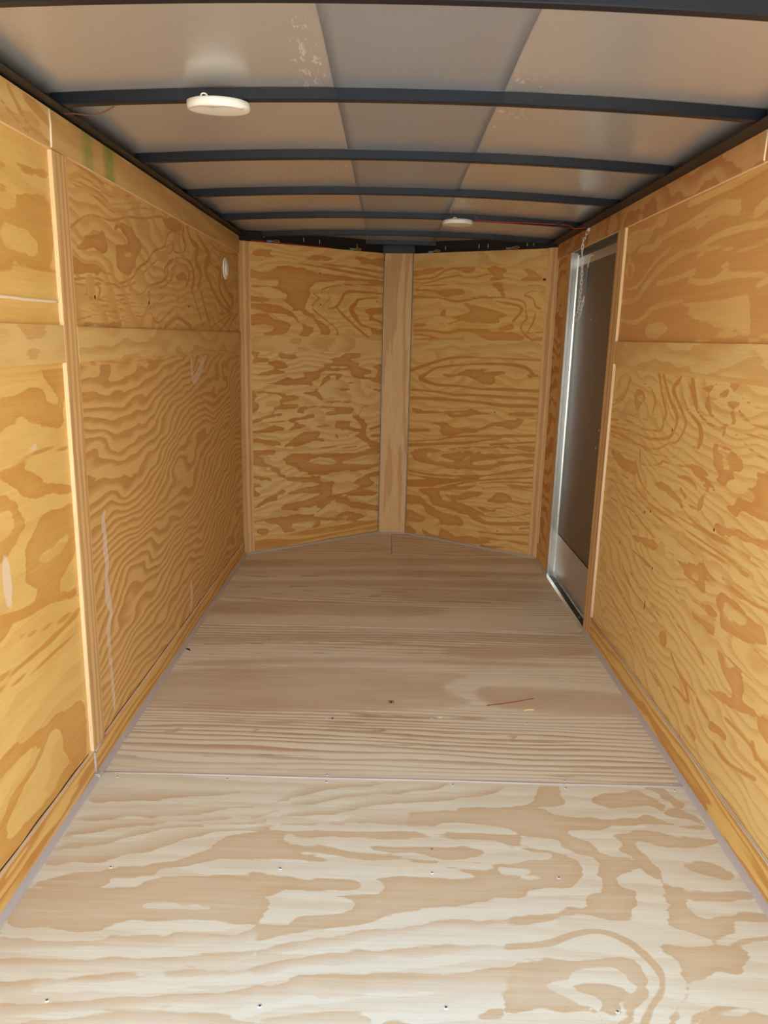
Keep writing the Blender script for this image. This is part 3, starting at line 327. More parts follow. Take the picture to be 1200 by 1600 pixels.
'right_upper': [(2,.0000,[(3.288,1.758),(3.253,1.776),(2.369,1.788),(1.926,1.794),(1.791,1.312),(3.240,1.296)]),(-1,[.0080,.0091,.0124,.0126,.0096,.0067,.0076,.0088,.0086],[(3.212,1.475),(3.030,1.474),(2.945,1.507),(2.809,1.560),(2.627,1.596),(2.462,1.603),(2.320,1.621),(2.166,1.622),(1.967,1.609)]),(-1,[.0044,.0056,.0073,.0064,.0056],[(3.230,1.532),(3.044,1.520),(2.937,1.556),(2.822,1.602),(2.692,1.629)]),(-2,.0000,[(2.547,1.673),(2.423,1.680),(2.317,1.702),(2.179,1.705),(2.182,1.675),(2.080,1.640),(2.128,1.652),(2.308,1.674),(2.480,1.664)]),(-1,[.0080,.0088,.0109,.0103],[(2.843,1.673),(2.551,1.686),(2.373,1.706),(2.265,1.704)]),(-1,[.0085,.0083,.0080,.0068,.0065],[(2.498,1.510),(2.369,1.495),(2.205,1.500),(2.060,1.494),(1.929,1.474)]),(-1,[.0073,.0070,.0071],[(2.796,1.518),(2.605,1.525),(2.458,1.537)]),(-1,[.0075,.0084,.0086,.0072,.0065],[(3.189,1.403),(2.979,1.390),(2.812,1.436),(2.674,1.444),(2.529,1.444)]),(-1,[.0049,.0045,.0047,.0043],[(2.527,1.438),(2.350,1.430),(2.186,1.434),(2.068,1.444)]),(-2,.0000,[(2.472,1.423),(2.263,1.427),(2.134,1.426),(2.065,1.434),(2.037,1.336),(2.137,1.352),(2.243,1.359),(2.430,1.391)]),(-2,.0000,[(2.858,1.374),(2.694,1.385),(2.647,1.357),(2.738,1.330),(2.847,1.338)]),(-2,.0000,[(3.137,1.738),(2.945,1.727),(2.863,1.736),(2.826,1.751),(2.748,1.752),(2.776,1.717),(2.878,1.718),(2.911,1.688),(3.067,1.670),(3.166,1.666),(3.205,1.709)]),(-1,[.0104,.0110,.0147],[(3.039,1.660),(2.878,1.649),(2.801,1.668)]),(-2,.0000,[(2.281,1.534),(2.202,1.532),(2.199,1.521),(2.237,1.519)]),(-1,[.0072,.0065],[(2.029,1.462),(1.931,1.479)]),(-1,[.0055,.0054],[(2.034,1.323),(1.891,1.340)]),(-1,[.0055,.0048,.0042],[(2.504,1.305),(2.319,1.325),(2.109,1.341)]),(-1,[.0100,.0087,.0078],[(2.570,1.749),(2.303,1.748),(2.010,1.760)]),(-1,[.0157,.0153],[(2.083,1.650),(1.987,1.677)]),(-1,[.0131,.0117,.0038,.0111,.0062],[(3.149,1.630),(3.168,1.590),(3.111,1.558),(3.080,1.594),(3.141,1.629)]),(-1,[.0069,.0058,.0048,.0056,.0054],[(2.455,1.579),(2.310,1.586),(2.174,1.566),(2.103,1.563),(1.997,1.571)]),],
'right_lower': [(1,[.0040,.0040,.0035,.0039,.0094,.0090,.0049,.0040],[(3.214,1.027),(3.022,1.037),(2.849,1.035),(2.712,1.045),(2.699,1.076),(2.690,1.116),(2.745,1.151),(2.825,1.166)]),(1,[.0038,.0050,.0081,.0089],[(3.221,1.050),(3.074,1.085),(3.016,1.133),(2.993,1.173)]),(2,.0000,[(2.926,1.123),(2.847,1.134),(2.793,1.113),(2.818,1.090),(2.874,1.064),(2.913,1.082)]),(-2,.0000,[(2.870,1.114),(2.827,1.120),(2.822,1.105),(2.852,1.098)]),(1,[.0055,.0049,.0045,.0045,.0064,.0103,.0111,.0097,.0106],[(3.203,0.993),(2.978,1.011),(2.807,1.003),(2.672,1.009),(2.592,1.024),(2.589,1.058),(2.568,1.079),(2.629,1.144),(2.674,1.204)]),(1,[.0069,.0059,.0059,.0049,.0083,.0127,.0096,.0104,.0111],[(3.193,0.964),(2.932,0.978),(2.736,0.976),(2.582,0.991),(2.498,1.016),(2.466,1.075),(2.528,1.115),(2.578,1.153),(2.634,1.206)]),(1,[.0060,.0056,.0054,.0051,.0049,.0062,.0112,.0084,.0082,.0125,.0086,.0111],[(3.188,0.947),(2.958,0.947),(2.755,0.938),(2.612,0.953),(2.514,0.986),(2.443,1.001),(2.390,1.061),(2.423,1.093),(2.483,1.132),(2.530,1.165),(2.479,1.200),(2.473,1.218)]),(1,[.0049,.0045,.0045,.0039,.0038,.0040,.0033,.0032],[(3.161,0.927),(2.819,0.939),(2.705,0.925),(2.565,0.936),(2.441,0.951),(2.412,0.978),(2.327,0.999),(2.265,1.008)]),(1,[.0121,.0173,.0098,.0062],[(2.380,1.214),(2.353,1.160),(2.319,1.120),(2.406,1.191)]),(1,[.0065,.0068,.0081,.0199,.0094],[(2.454,1.157),(2.381,1.106),(2.295,1.076),(2.264,1.042),(2.275,1.006)]),(1,[.0069,.0061,.0067,.0082,.0081],[(2.318,1.116),(2.248,1.090),(2.166,1.078),(2.111,1.081),(2.116,1.065)]),(2,.0000,[(2.327,1.183),(2.240,1.200),(2.169,1.216),(2.183,1.200),(2.233,1.177),(2.236,1.152),(2.196,1.115),(2.134,1.098),(2.066,1.105),(2.089,1.126),(2.064,1.128),(2.055,1.099),(2.132,1.090),(2.212,1.106),(2.262,1.138),(2.252,1.171),(2.313,1.171)]),(2,.0000,[(2.184,1.172),(2.125,1.188),(2.128,1.169),(2.171,1.161)]),(2,.0000,[(2.115,1.156),(2.048,1.160),(2.053,1.148),(2.103,1.146)]),(2,.0000,[(2.114,1.212),(2.047,1.214),(2.073,1.188),(2.100,1.193)]),(1,[.0040,.0040],[(2.038,1.183),(2.018,1.170)]),(1,[.0035,.0032,.0032,.0032],[(2.001,1.167),(1.952,1.157),(1.880,1.160),(1.826,1.162)]),(1,[.0053,.0061,.0052,.0055],[(2.042,1.142),(2.013,1.126),(1.939,1.112),(1.811,1.110)]),(1,[.0032,.0046,.0045],[(2.028,1.091),(1.946,1.083),(1.803,1.081)]),(1,[.0035,.0049,.0053,.0056],[(2.040,1.074),(1.951,1.049),(1.873,1.036),(1.789,1.032)]),(2,.0000,[(2.171,1.029),(2.127,1.040),(2.053,1.031),(1.972,1.009),(1.980,0.982),(2.019,0.975),(2.005,0.954),(2.054,0.945),(2.067,0.931),(2.123,0.932),(2.110,0.950),(2.152,0.967)]),(-2,.0000,[(2.104,0.995),(2.069,0.997),(2.054,0.976),(2.089,0.974)]),(-2,.0000,[(2.140,1.022),(2.078,1.027),(2.065,1.013),(2.119,1.013)]),(2,.0000,[(1.890,0.994),(1.777,0.990),(1.744,0.875),(1.815,0.881),(1.858,0.881),(1.951,0.882),(1.977,0.857),(2.030,0.863),(2.037,0.886),(1.986,0.889),(1.993,0.914),(1.897,0.913),(1.874,0.939),(1.967,0.939),(1.897,0.967)]),(1,[.0039,.0044,.0065,.0095,.0106,.0052],[(2.560,0.918),(2.421,0.926),(2.309,0.941),(2.241,0.927),(2.165,0.912),(2.124,0.903)]),(2,.0000,[(2.336,0.954),(2.291,0.952),(2.184,0.941),(2.239,0.923),(2.134,0.905),(2.131,0.894),(2.195,0.876),(2.193,0.834),(2.229,0.817),(2.228,0.848),(2.188,0.886),(2.282,0.924)]),(1,[.0044,.0113,.0055],[(2.410,0.892),(2.319,0.899),(2.250,0.887)]),(1,[.0079,.0093],[(2.376,0.857),(2.324,0.840)]),(2,.0000,[(2.615,0.824),(2.513,0.854),(2.392,0.831),(2.341,0.819),(2.275,0.825),(2.190,0.826),(2.272,0.816),(2.362,0.810),(2.461,0.811),(2.530,0.821)]),(2,.0000,[(3.135,0.878),(2.967,0.863),(2.831,0.874),(2.817,0.828),(2.916,0.816),(3.111,0.834)]),(1,[.0123,.0060,.0048,.0043],[(2.794,0.911),(2.766,0.874),(2.635,0.890),(2.558,0.913)]),(1,[.0102,.0092,.0059,.0050,.0040,.0036,.0035,.0034,.0032],[(2.831,0.874),(2.784,0.828),(2.710,0.795),(2.556,0.772),(2.349,0.767),(2.153,0.768),(2.000,0.760),(1.840,0.766),(1.716,0.773)]),(1,[.0038,.0045,.0070,.0072,.0051,.0041,.0040],[(3.196,0.778),(2.945,0.794),(2.801,0.777),(2.620,0.747),(2.391,0.747),(2.185,0.738),(1.910,0.740)]),(1,[.0038,.0035,.0057,.0060,.0066,.0059,.0058],[(3.185,0.744),(2.933,0.757),(2.774,0.745),(2.570,0.724),(2.382,0.717),(2.118,0.718),(1.861,0.733)]),(1,[.0033,.0039,.0057,.0060,.0046,.0052],[(3.174,0.709),(2.959,0.723),(2.765,0.715),(2.603,0.690),(2.374,0.691),(2.168,0.682)]),(1,[.0039,.0038,.0053,.0074,.0066],[(3.183,0.671),(2.983,0.678),(2.840,0.687),(2.702,0.666),(2.545,0.645)]),(2,.0000,[(2.105,0.805),(2.063,0.824),(1.984,0.824),(1.888,0.830),(1.736,0.846),(1.730,0.824),(1.854,0.817),(1.930,0.811),(1.978,0.802),(2.008,0.786),(2.082,0.790)]),(1,[.0048,.0065,.0076,.0059,.0055],[(2.361,0.805),(2.262,0.783),(2.134,0.773),(1.988,0.779),(1.873,0.778)]),(1,[.0039,.0048,.0047],[(1.874,0.781),(1.809,0.786),(1.723,0.798)]),(1,[.0078,.0088,.0046],[(2.847,0.652),(2.803,0.624),(2.738,0.630)]),(2,.0000,[(2.778,0.598),(2.656,0.620),(2.544,0.640),(2.472,0.630),(2.602,0.593),(2.741,0.586)]),(1,[.0054,.0075,.0065],[(2.776,0.538),(2.662,0.539),(2.556,0.539)]),(1,[.0042,.0064,.0088,.0077],[(2.342,0.625),(2.241,0.637),(2.157,0.646),(2.095,0.640)]),(1,[.0034,.0034,.0039],[(2.448,0.598),(2.299,0.601),(2.209,0.603)]),(2,.0000,[(2.329,0.621),(2.166,0.675),(2.116,0.643),(2.111,0.593),(2.187,0.602),(2.255,0.607)]),(-2,.0000,[(2.214,0.622),(2.174,0.631),(2.170,0.619),(2.206,0.612)]),(1,[.0077,.0087,.0050,.0034],[(2.148,0.685),(2.100,0.657),(2.005,0.655),(1.886,0.657)]),(1,[.0058,.0068,.0067,.0056],[(2.010,0.674),(1.948,0.670),(1.841,0.665),(1.691,0.685)]),(1,[.0033,.0038,.0033],[(1.987,0.714),(1.858,0.724),(1.705,0.736)]),(1,[.0032,.0032,.0032],[(2.050,0.682),(1.894,0.685),(1.695,0.701)]),(2,.0000,[(2.025,0.598),(2.000,0.636),(1.947,0.639),(1.846,0.629),(1.764,0.631),(1.731,0.590),(1.812,0.563),(1.888,0.550),(1.972,0.540),(1.989,0.570)]),(-2,.0000,[(1.976,0.616),(1.908,0.621),(1.850,0.616),(1.868,0.594),(1.966,0.583)]),(2,.0000,[(2.171,0.514),(2.102,0.527),(2.023,0.528),(2.016,0.501),(2.071,0.491),(2.145,0.497)]),(2,.0000,[(2.130,0.552),(2.094,0.569),(2.016,0.568),(2.030,0.551),(2.069,0.553)]),(1,[.0041,.0043,.0049],[(2.628,0.529),(2.458,0.542),(2.306,0.544)]),(1,[.0035,.0041,.0048,.0047],[(2.373,0.521),(2.235,0.541),(2.130,0.552),(2.048,0.548)]),(1,[.0042,.0056,.0057],[(1.796,0.562),(1.742,0.552),(1.655,0.559)]),(1,[.0043,.0052,.0039,.0034],[(1.991,0.482),(1.918,0.477),(1.826,0.475),(1.687,0.482)]),(2,.0000,[(1.977,0.467),(1.933,0.470),(1.919,0.452),(1.850,0.475),(1.817,0.444),(1.806,0.406),(1.738,0.410),(1.732,0.390),(1.804,0.371),(1.914,0.342),(1.984,0.327),(2.017,0.341),(1.923,0.375),(1.873,0.383),(1.879,0.405),(1.948,0.430)]),(2,.0000,[(1.729,0.407),(1.619,0.430),(1.602,0.371),(1.696,0.365)]),(1,[.0064,.0072,.0061],[(1.887,0.310),(1.821,0.317),(1.733,0.316)]),(2,.0000,[(1.976,0.235),(1.946,0.265),(1.875,0.270),(1.879,0.255),(1.938,0.239)]),(1,[.0081,.0076,.0069,.0069],[(1.930,0.209),(1.872,0.200),(1.791,0.216),(1.691,0.248)]),(1,[.0117,.0088],[(1.728,0.323),(1.706,0.301)]),(1,[.0060,.0088,.0097],[(1.700,0.304),(1.650,0.304),(1.586,0.315)]),(1,[.0071,.0069,.0055,.0047],[(2.874,0.454),(2.751,0.403),(2.583,0.385),(2.436,0.379)]),(1,[.0070,.0061,.0069,.0074],[(3.005,0.378),(2.818,0.334),(2.653,0.305),(2.548,0.271)]),(1,[.0049,.0054,.0053,.0063,.0085,.0077],[(2.466,0.479),(2.352,0.451),(2.272,0.433),(2.156,0.425),(2.087,0.410),(2.054,0.398)]),(1,[.0060,.0067,.0066,.0066],[(3.062,0.298),(2.909,0.266),(2.769,0.237),(2.616,0.187)]),(1,[.0044,.0049,.0042],[(2.767,0.453),(2.548,0.419),(2.388,0.398)]),(1,[.0047,.0065,.0067,.0057],[(2.673,0.263),(2.536,0.233),(2.463,0.191),(2.372,0.171)]),(1,[.0064,.0089,.0084],[(2.259,0.227),(2.188,0.233),(2.141,0.228)]),(1,[.0086,.0112,.0103],[(2.203,0.283),(2.153,0.269),(2.122,0.238)]),(1,[.0053,.0057,.0058],[(2.441,0.212),(2.346,0.174),(2.233,0.142)]),(1,[.0043,.0101,.0097],[(2.122,0.163),(2.077,0.160),(2.054,0.155)]),(1,[.0042,.0039,.0032],[(2.179,0.122),(2.086,0.118),(1.945,0.129)]),(1,[.0062,.0065,.0069,.0068],[(2.301,0.325),(2.229,0.290),(2.160,0.290),(2.091,0.282)]),(1,[.0077,.0090,.0056],[(2.068,0.275),(2.023,0.263),(1.982,0.258)]),(2,.0000,[(2.422,0.333),(2.356,0.380),(2.345,0.345),(2.363,0.318)]),],
'front_left_upper': [(2,.0000,[(0.063,1.673),(0.150,1.661),(0.239,1.689),(0.384,1.702),(0.519,1.679),(0.701,1.671),(1.019,1.664),(1.019,1.643),(0.770,1.650),(0.601,1.633),(0.519,1.620),(0.471,1.597),(0.455,1.570),(0.471,1.551),(0.447,1.511),(0.439,1.477),(0.455,1.451),(0.537,1.400),(0.603,1.362),(0.604,1.317),(0.545,1.316),(0.537,1.353),(0.471,1.412),(0.399,1.449),(0.344,1.454),(0.352,1.473),(0.275,1.503),(0.215,1.506),(0.298,1.517),(0.298,1.549),(0.193,1.575),(0.061,1.574),(0.105,1.583),(0.238,1.590),(0.246,1.629),(0.134,1.613),(0.062,1.624)]),(1,[.0055,.0081,.0096,.0071],[(0.384,1.722),(0.551,1.714),(0.769,1.696),(1.018,1.678)]),(1,[.0055,.0065,.0081],[(0.551,1.731),(0.734,1.728),(1.017,1.713)]),(1,[.0060,.0055,.0056,.0053,.0053,.0055,.0065,.0062,.0061,.0060,.0063,.0070],[(1.020,1.636),(0.822,1.628),(0.668,1.616),(0.552,1.586),(0.552,1.566),(0.487,1.556),(0.528,1.534),(0.487,1.499),(0.487,1.466),(0.553,1.421),(0.654,1.356),(0.663,1.318)]),(1,[.0035,.0035,.0033,.0040,.0040,.0045,.0035,.0042,.0040,.0035],[(1.020,1.622),(0.770,1.615),(0.635,1.600),(0.593,1.568),(0.602,1.531),(0.553,1.482),(0.603,1.437),(0.731,1.365),(0.758,1.331),(0.864,1.319)]),(1,[.0070,.0095,.0107,.0094,.0101,.0077],[(1.021,1.583),(0.858,1.585),(0.728,1.578),(0.694,1.536),(0.653,1.486),(0.594,1.474)]),(1,[.0091,.0090,.0079,.0080],[(0.661,1.476),(0.739,1.414),(0.828,1.353),(0.901,1.309)]),(1,[.0056,.0073,.0139,.0190,.0167,.0090,.0071],[(0.967,1.556),(0.824,1.542),(0.798,1.513),(0.764,1.477),(0.800,1.430),(0.836,1.389),(0.908,1.370)]),(2,.0000,[(1.024,1.502),(0.914,1.490),(0.870,1.467),(0.897,1.447),(0.907,1.419),(1.027,1.394),(1.026,1.416),(0.943,1.435),(0.961,1.457),(1.025,1.466)]),(2,.0000,[(0.899,1.384),(0.963,1.364),(1.028,1.358),(1.029,1.329),(0.937,1.328),(0.918,1.356)]),(2,.0000,[(0.061,1.527),(0.148,1.522),(0.200,1.509),(0.170,1.498),(0.060,1.493)]),(2,.0000,[(0.060,1.486),(0.177,1.485),(0.282,1.464),(0.360,1.434),(0.383,1.402),(0.439,1.371),(0.488,1.358),(0.480,1.318),(0.391,1.313),(0.423,1.357),(0.375,1.382),(0.344,1.414),(0.282,1.432),(0.206,1.429),(0.132,1.445),(0.059,1.455)]),(2,.0000,[(0.058,1.420),(0.176,1.421),(0.221,1.403),(0.321,1.380),(0.328,1.348),(0.281,1.314),(0.152,1.311),(0.220,1.351),(0.131,1.362),(0.057,1.366)]),],
'front_left_top': [(2,.0000,[(0.079,1.760),(0.108,1.781),(0.225,1.785),(0.195,1.764),(0.232,1.739),(0.376,1.734),(0.195,1.733),(0.151,1.748),(0.093,1.746)]),(2,.0000,[(0.431,1.754),(0.519,1.777),(0.649,1.778),(0.584,1.750),(0.487,1.745)]),(-2,.0000,[(0.523,1.759),(0.551,1.762),(0.547,1.752),(0.527,1.750)]),(2,.0000,[(0.733,1.818),(0.819,1.795),(1.015,1.796),(1.016,1.748),(0.908,1.754),(0.837,1.749),(0.819,1.774),(0.767,1.797)]),],
'front_left_lower': [(2,.0000,[(0.062,1.214),(0.143,1.212),(0.113,1.182),(0.180,1.169),(0.098,1.149),(0.060,1.136),(0.083,1.169)]),(2,.0000,[(0.242,1.212),(0.327,1.203),(0.375,1.197),(0.488,1.185),(0.375,1.180),(0.327,1.163),(0.265,1.169)]),(2,.0000,[(0.180,1.143),(0.265,1.163),(0.311,1.122),(0.241,1.109),(0.287,1.089),(0.126,1.067),(0.067,1.067),(0.097,1.087),(0.218,1.116),(0.210,1.129)]),(2,.0000,[(0.716,1.220),(0.777,1.210),(0.849,1.206),(0.831,1.178),(0.769,1.167),(0.859,1.145),(0.832,1.127),(0.942,1.094),(0.861,1.062),(1.018,1.045),(1.020,1.008),(0.963,1.031),(0.780,1.063),(0.762,1.099),(0.735,1.128),(0.622,1.117),(0.744,1.113),(0.726,1.099),(0.640,1.103),(0.555,1.086),(0.522,1.052),(0.480,1.031),(0.480,1.010),(0.295,1.014),(0.217,1.019),(0.066,1.018),(0.066,1.028),(0.217,1.029),(0.303,1.055),(0.358,1.057),(0.423,1.067),(0.399,1.088),(0.488,1.104),(0.563,1.128),(0.521,1.146),(0.622,1.153),(0.613,1.173),(0.708,1.198)]),(2,.0000,[(0.572,1.065),(0.640,1.086),(0.718,1.074),(0.675,1.043),(0.763,1.034),(0.871,1.003),(1.021,0.967),(1.021,0.956),(0.835,1.004),(0.736,1.017),(0.658,1.036),(0.606,1.037),(0.555,1.009),(0.514,0.975),(0.497,0.986),(0.547,1.023)]),(-2,.0000,[(0.610,1.065),(0.649,1.068),(0.645,1.047),(0.619,1.047)]),(2,.0000,[(0.923,1.120),(1.016,1.141),(1.018,1.045),(0.962,1.061),(0.979,1.097)]),(2,.0000,[(0.641,0.990),(0.763,0.984),(0.719,0.970),(0.658,0.979)]),(2,.0000,[(0.624,0.969),(0.650,0.965),(0.641,0.958)]),(2,.0000,[(0.685,0.953),(0.764,0.947),(0.711,0.941)]),(2,.0000,[(0.065,0.995),(0.186,0.976),(0.390,0.939),(0.278,0.905),(0.374,0.898),(0.358,0.874),(0.247,0.872),(0.207,0.846),(0.270,0.843),(0.145,0.814),(0.062,0.791),(0.062,0.811),(0.200,0.853),(0.208,0.887),(0.255,0.899),(0.239,0.927),(0.271,0.946),(0.216,0.965),(0.065,0.982)]),(2,.0000,[(0.065,0.965),(0.102,0.954),(0.086,0.925),(0.124,0.903),(0.063,0.858)]),(2,.0000,[(0.423,0.966),(0.522,0.971),(0.556,0.931),(0.624,0.915),(0.801,0.902),(0.747,0.889),(0.573,0.902),(0.522,0.932),(0.489,0.954)]),(2,.0000,[(0.374,0.853),(0.390,0.877),(0.489,0.891),(0.590,0.880),(0.783,0.863),(0.766,0.823),(0.695,0.826),(0.643,0.817),(0.591,0.823),(0.591,0.848),(0.660,0.860),(0.556,0.864),(0.439,0.864),(0.431,0.844),(0.489,0.834),(0.489,0.813),(0.374,0.804),(0.341,0.798),(0.448,0.765),(0.357,0.741),(0.309,0.740),(0.349,0.777),(0.309,0.800),(0.439,0.829),(0.415,0.837)]),(1,[.0045,.0038,.0040,.0039,.0040],[(0.765,0.874),(0.775,0.837),(0.838,0.820),(0.874,0.870),(1.014,0.873)]),(2,.0000,[(0.784,0.815),(0.839,0.805),(0.905,0.742),(0.887,0.713),(0.916,0.650),(1.021,0.621),(1.022,0.588),(0.926,0.612),(0.841,0.670),(0.723,0.688),(0.841,0.696),(0.849,0.745),(0.812,0.784)]),(2,.0000,[(0.506,0.755),(0.643,0.762),(0.660,0.791),(0.785,0.770),(0.767,0.749),(0.850,0.715),(0.714,0.722),(0.626,0.741)]),(2,.0000,[(0.061,0.744),(0.214,0.777),(0.293,0.745),(0.183,0.737)]),(2,.0000,[(0.382,0.719),(0.439,0.730),(0.549,0.724),(0.523,0.689),(0.558,0.658),(0.398,0.654),(0.308,0.631),(0.268,0.648),(0.341,0.679)]),(2,.0000,[(0.060,0.710),(0.229,0.686),(0.276,0.638),(0.197,0.660),(0.060,0.689)]),(1,[.0084,.0084],[(0.661,0.696),(0.669,0.677)]),(1,[.0107,.0112],[(0.933,0.718),(1.018,0.736)]),(1,[.0105,.0110],[(0.944,0.672),(1.020,0.671)]),(1,[.0055,.0055],[(0.122,0.792),(0.293,0.801)]),(2,.0000,[(0.067,0.698),(0.151,0.686),(0.245,0.652),(0.268,0.632),(0.390,0.656),(0.558,0.667),(0.523,0.655),(0.341,0.638),(0.268,0.629),(0.151,0.665)]),(2,.0000,[(0.907,0.638),(1.002,0.617),(1.003,0.586),(0.927,0.598)]),(1,[.0060,.0060],[(0.541,0.617),(0.662,0.620)]),(1,[.0060,.0060],[(0.707,0.606),(0.824,0.609)]),(2,.0000,[(0.066,0.636),(0.197,0.630),(0.228,0.597),(0.150,0.588),(0.165,0.552),(0.243,0.518),(0.299,0.455),(0.524,0.435),(0.559,0.402),(0.718,0.402),(0.665,0.384),(0.630,0.365),(0.630,0.304),(0.543,0.261),(0.355,0.238),(0.209,0.241),(0.129,0.229),(0.067,0.215),(0.067,0.226),(0.201,0.249),(0.339,0.280),(0.525,0.315),(0.516,0.327),(0.307,0.342),(0.381,0.367),(0.525,0.375),(0.516,0.391),(0.340,0.415),(0.267,0.451),(0.172,0.499),(0.180,0.516),(0.065,0.547),(0.066,0.595),(0.150,0.595),(0.066,0.605)]),(2,.0000,[(0.260,0.573),(0.406,0.594),(0.558,0.579),(0.788,0.574),(1.003,0.582),(1.006,0.469),(0.883,0.448),(0.682,0.447),(0.524,0.464),(0.389,0.483),(0.373,0.507),(0.300,0.534),(0.292,0.556)]),(-2,.0000,[(0.406,0.540),(0.541,0.559),(0.663,0.520),(0.611,0.505),(0.473,0.524)]),(-2,.0000,[(0.699,0.520),(1.004,0.539),(1.006,0.492),(0.790,0.490)]),(-2,.0000,[(0.456,0.511),(0.524,0.505),(0.490,0.495)]),(2,.0000,[(0.431,0.462),(0.542,0.463),(0.611,0.442),(0.524,0.446)]),(2,.0000,[(0.783,0.365),(0.865,0.403),(1.007,0.429),(1.008,0.398),(0.931,0.397),(0.971,0.346),(0.877,0.317),(1.011,0.287),(0.963,0.268),(0.775,0.288),(0.612,0.298),(0.756,0.321),(0.848,0.343)]),(2,.0000,[(0.063,0.477),(0.164,0.464),(0.218,0.420),(0.290,0.362),(0.226,0.340),(0.225,0.311),(0.178,0.309),(0.068,0.279),(0.162,0.333),(0.258,0.373),(0.210,0.406),(0.163,0.447),(0.063,0.463)]),(2,.0000,[(0.063,0.435),(0.124,0.412),(0.078,0.406),(0.085,0.377),(0.115,0.363),(0.061,0.358)]),(2,.0000,[(0.560,0.281),(0.648,0.287),(0.757,0.271),(0.794,0.240),(1.004,0.192),(1.005,0.152),(0.795,0.201),(0.730,0.235),(0.666,0.246),(0.649,0.233),(0.604,0.242),(0.578,0.226),(0.491,0.184),(0.561,0.167),(0.614,0.137),(0.543,0.147),(0.543,0.108),(0.355,0.096),(0.272,0.100),(0.224,0.158),(0.066,0.186),(0.066,0.208),(0.355,0.201),(0.491,0.191),(0.543,0.223),(0.517,0.241),(0.560,0.259)]),(-2,.0000,[(0.622,0.267),(0.657,0.267),(0.653,0.240),(0.626,0.243)]),(2,.0000,[(0.596,0.147),(0.667,0.162),(0.758,0.181),(0.919,0.126),(0.796,0.114),(0.650,0.133)]),(-2,.0000,[(0.632,0.154),(0.667,0.158),(0.659,0.146)]),(-2,.0000,[(0.704,0.149),(0.777,0.140),(0.731,0.136)]),(2,.0000,[(0.088,0.133),(0.104,0.156),(0.175,0.136),(0.151,0.095),(0.096,0.117)]),(2,.0000,[(0.778,0.104),(0.891,0.102),(1.007,0.083),(0.998,0.072),(0.834,0.089)]),(-2,.0000,[(0.338,0.151),(0.474,0.144),(0.491,0.123),(0.380,0.100)]),],
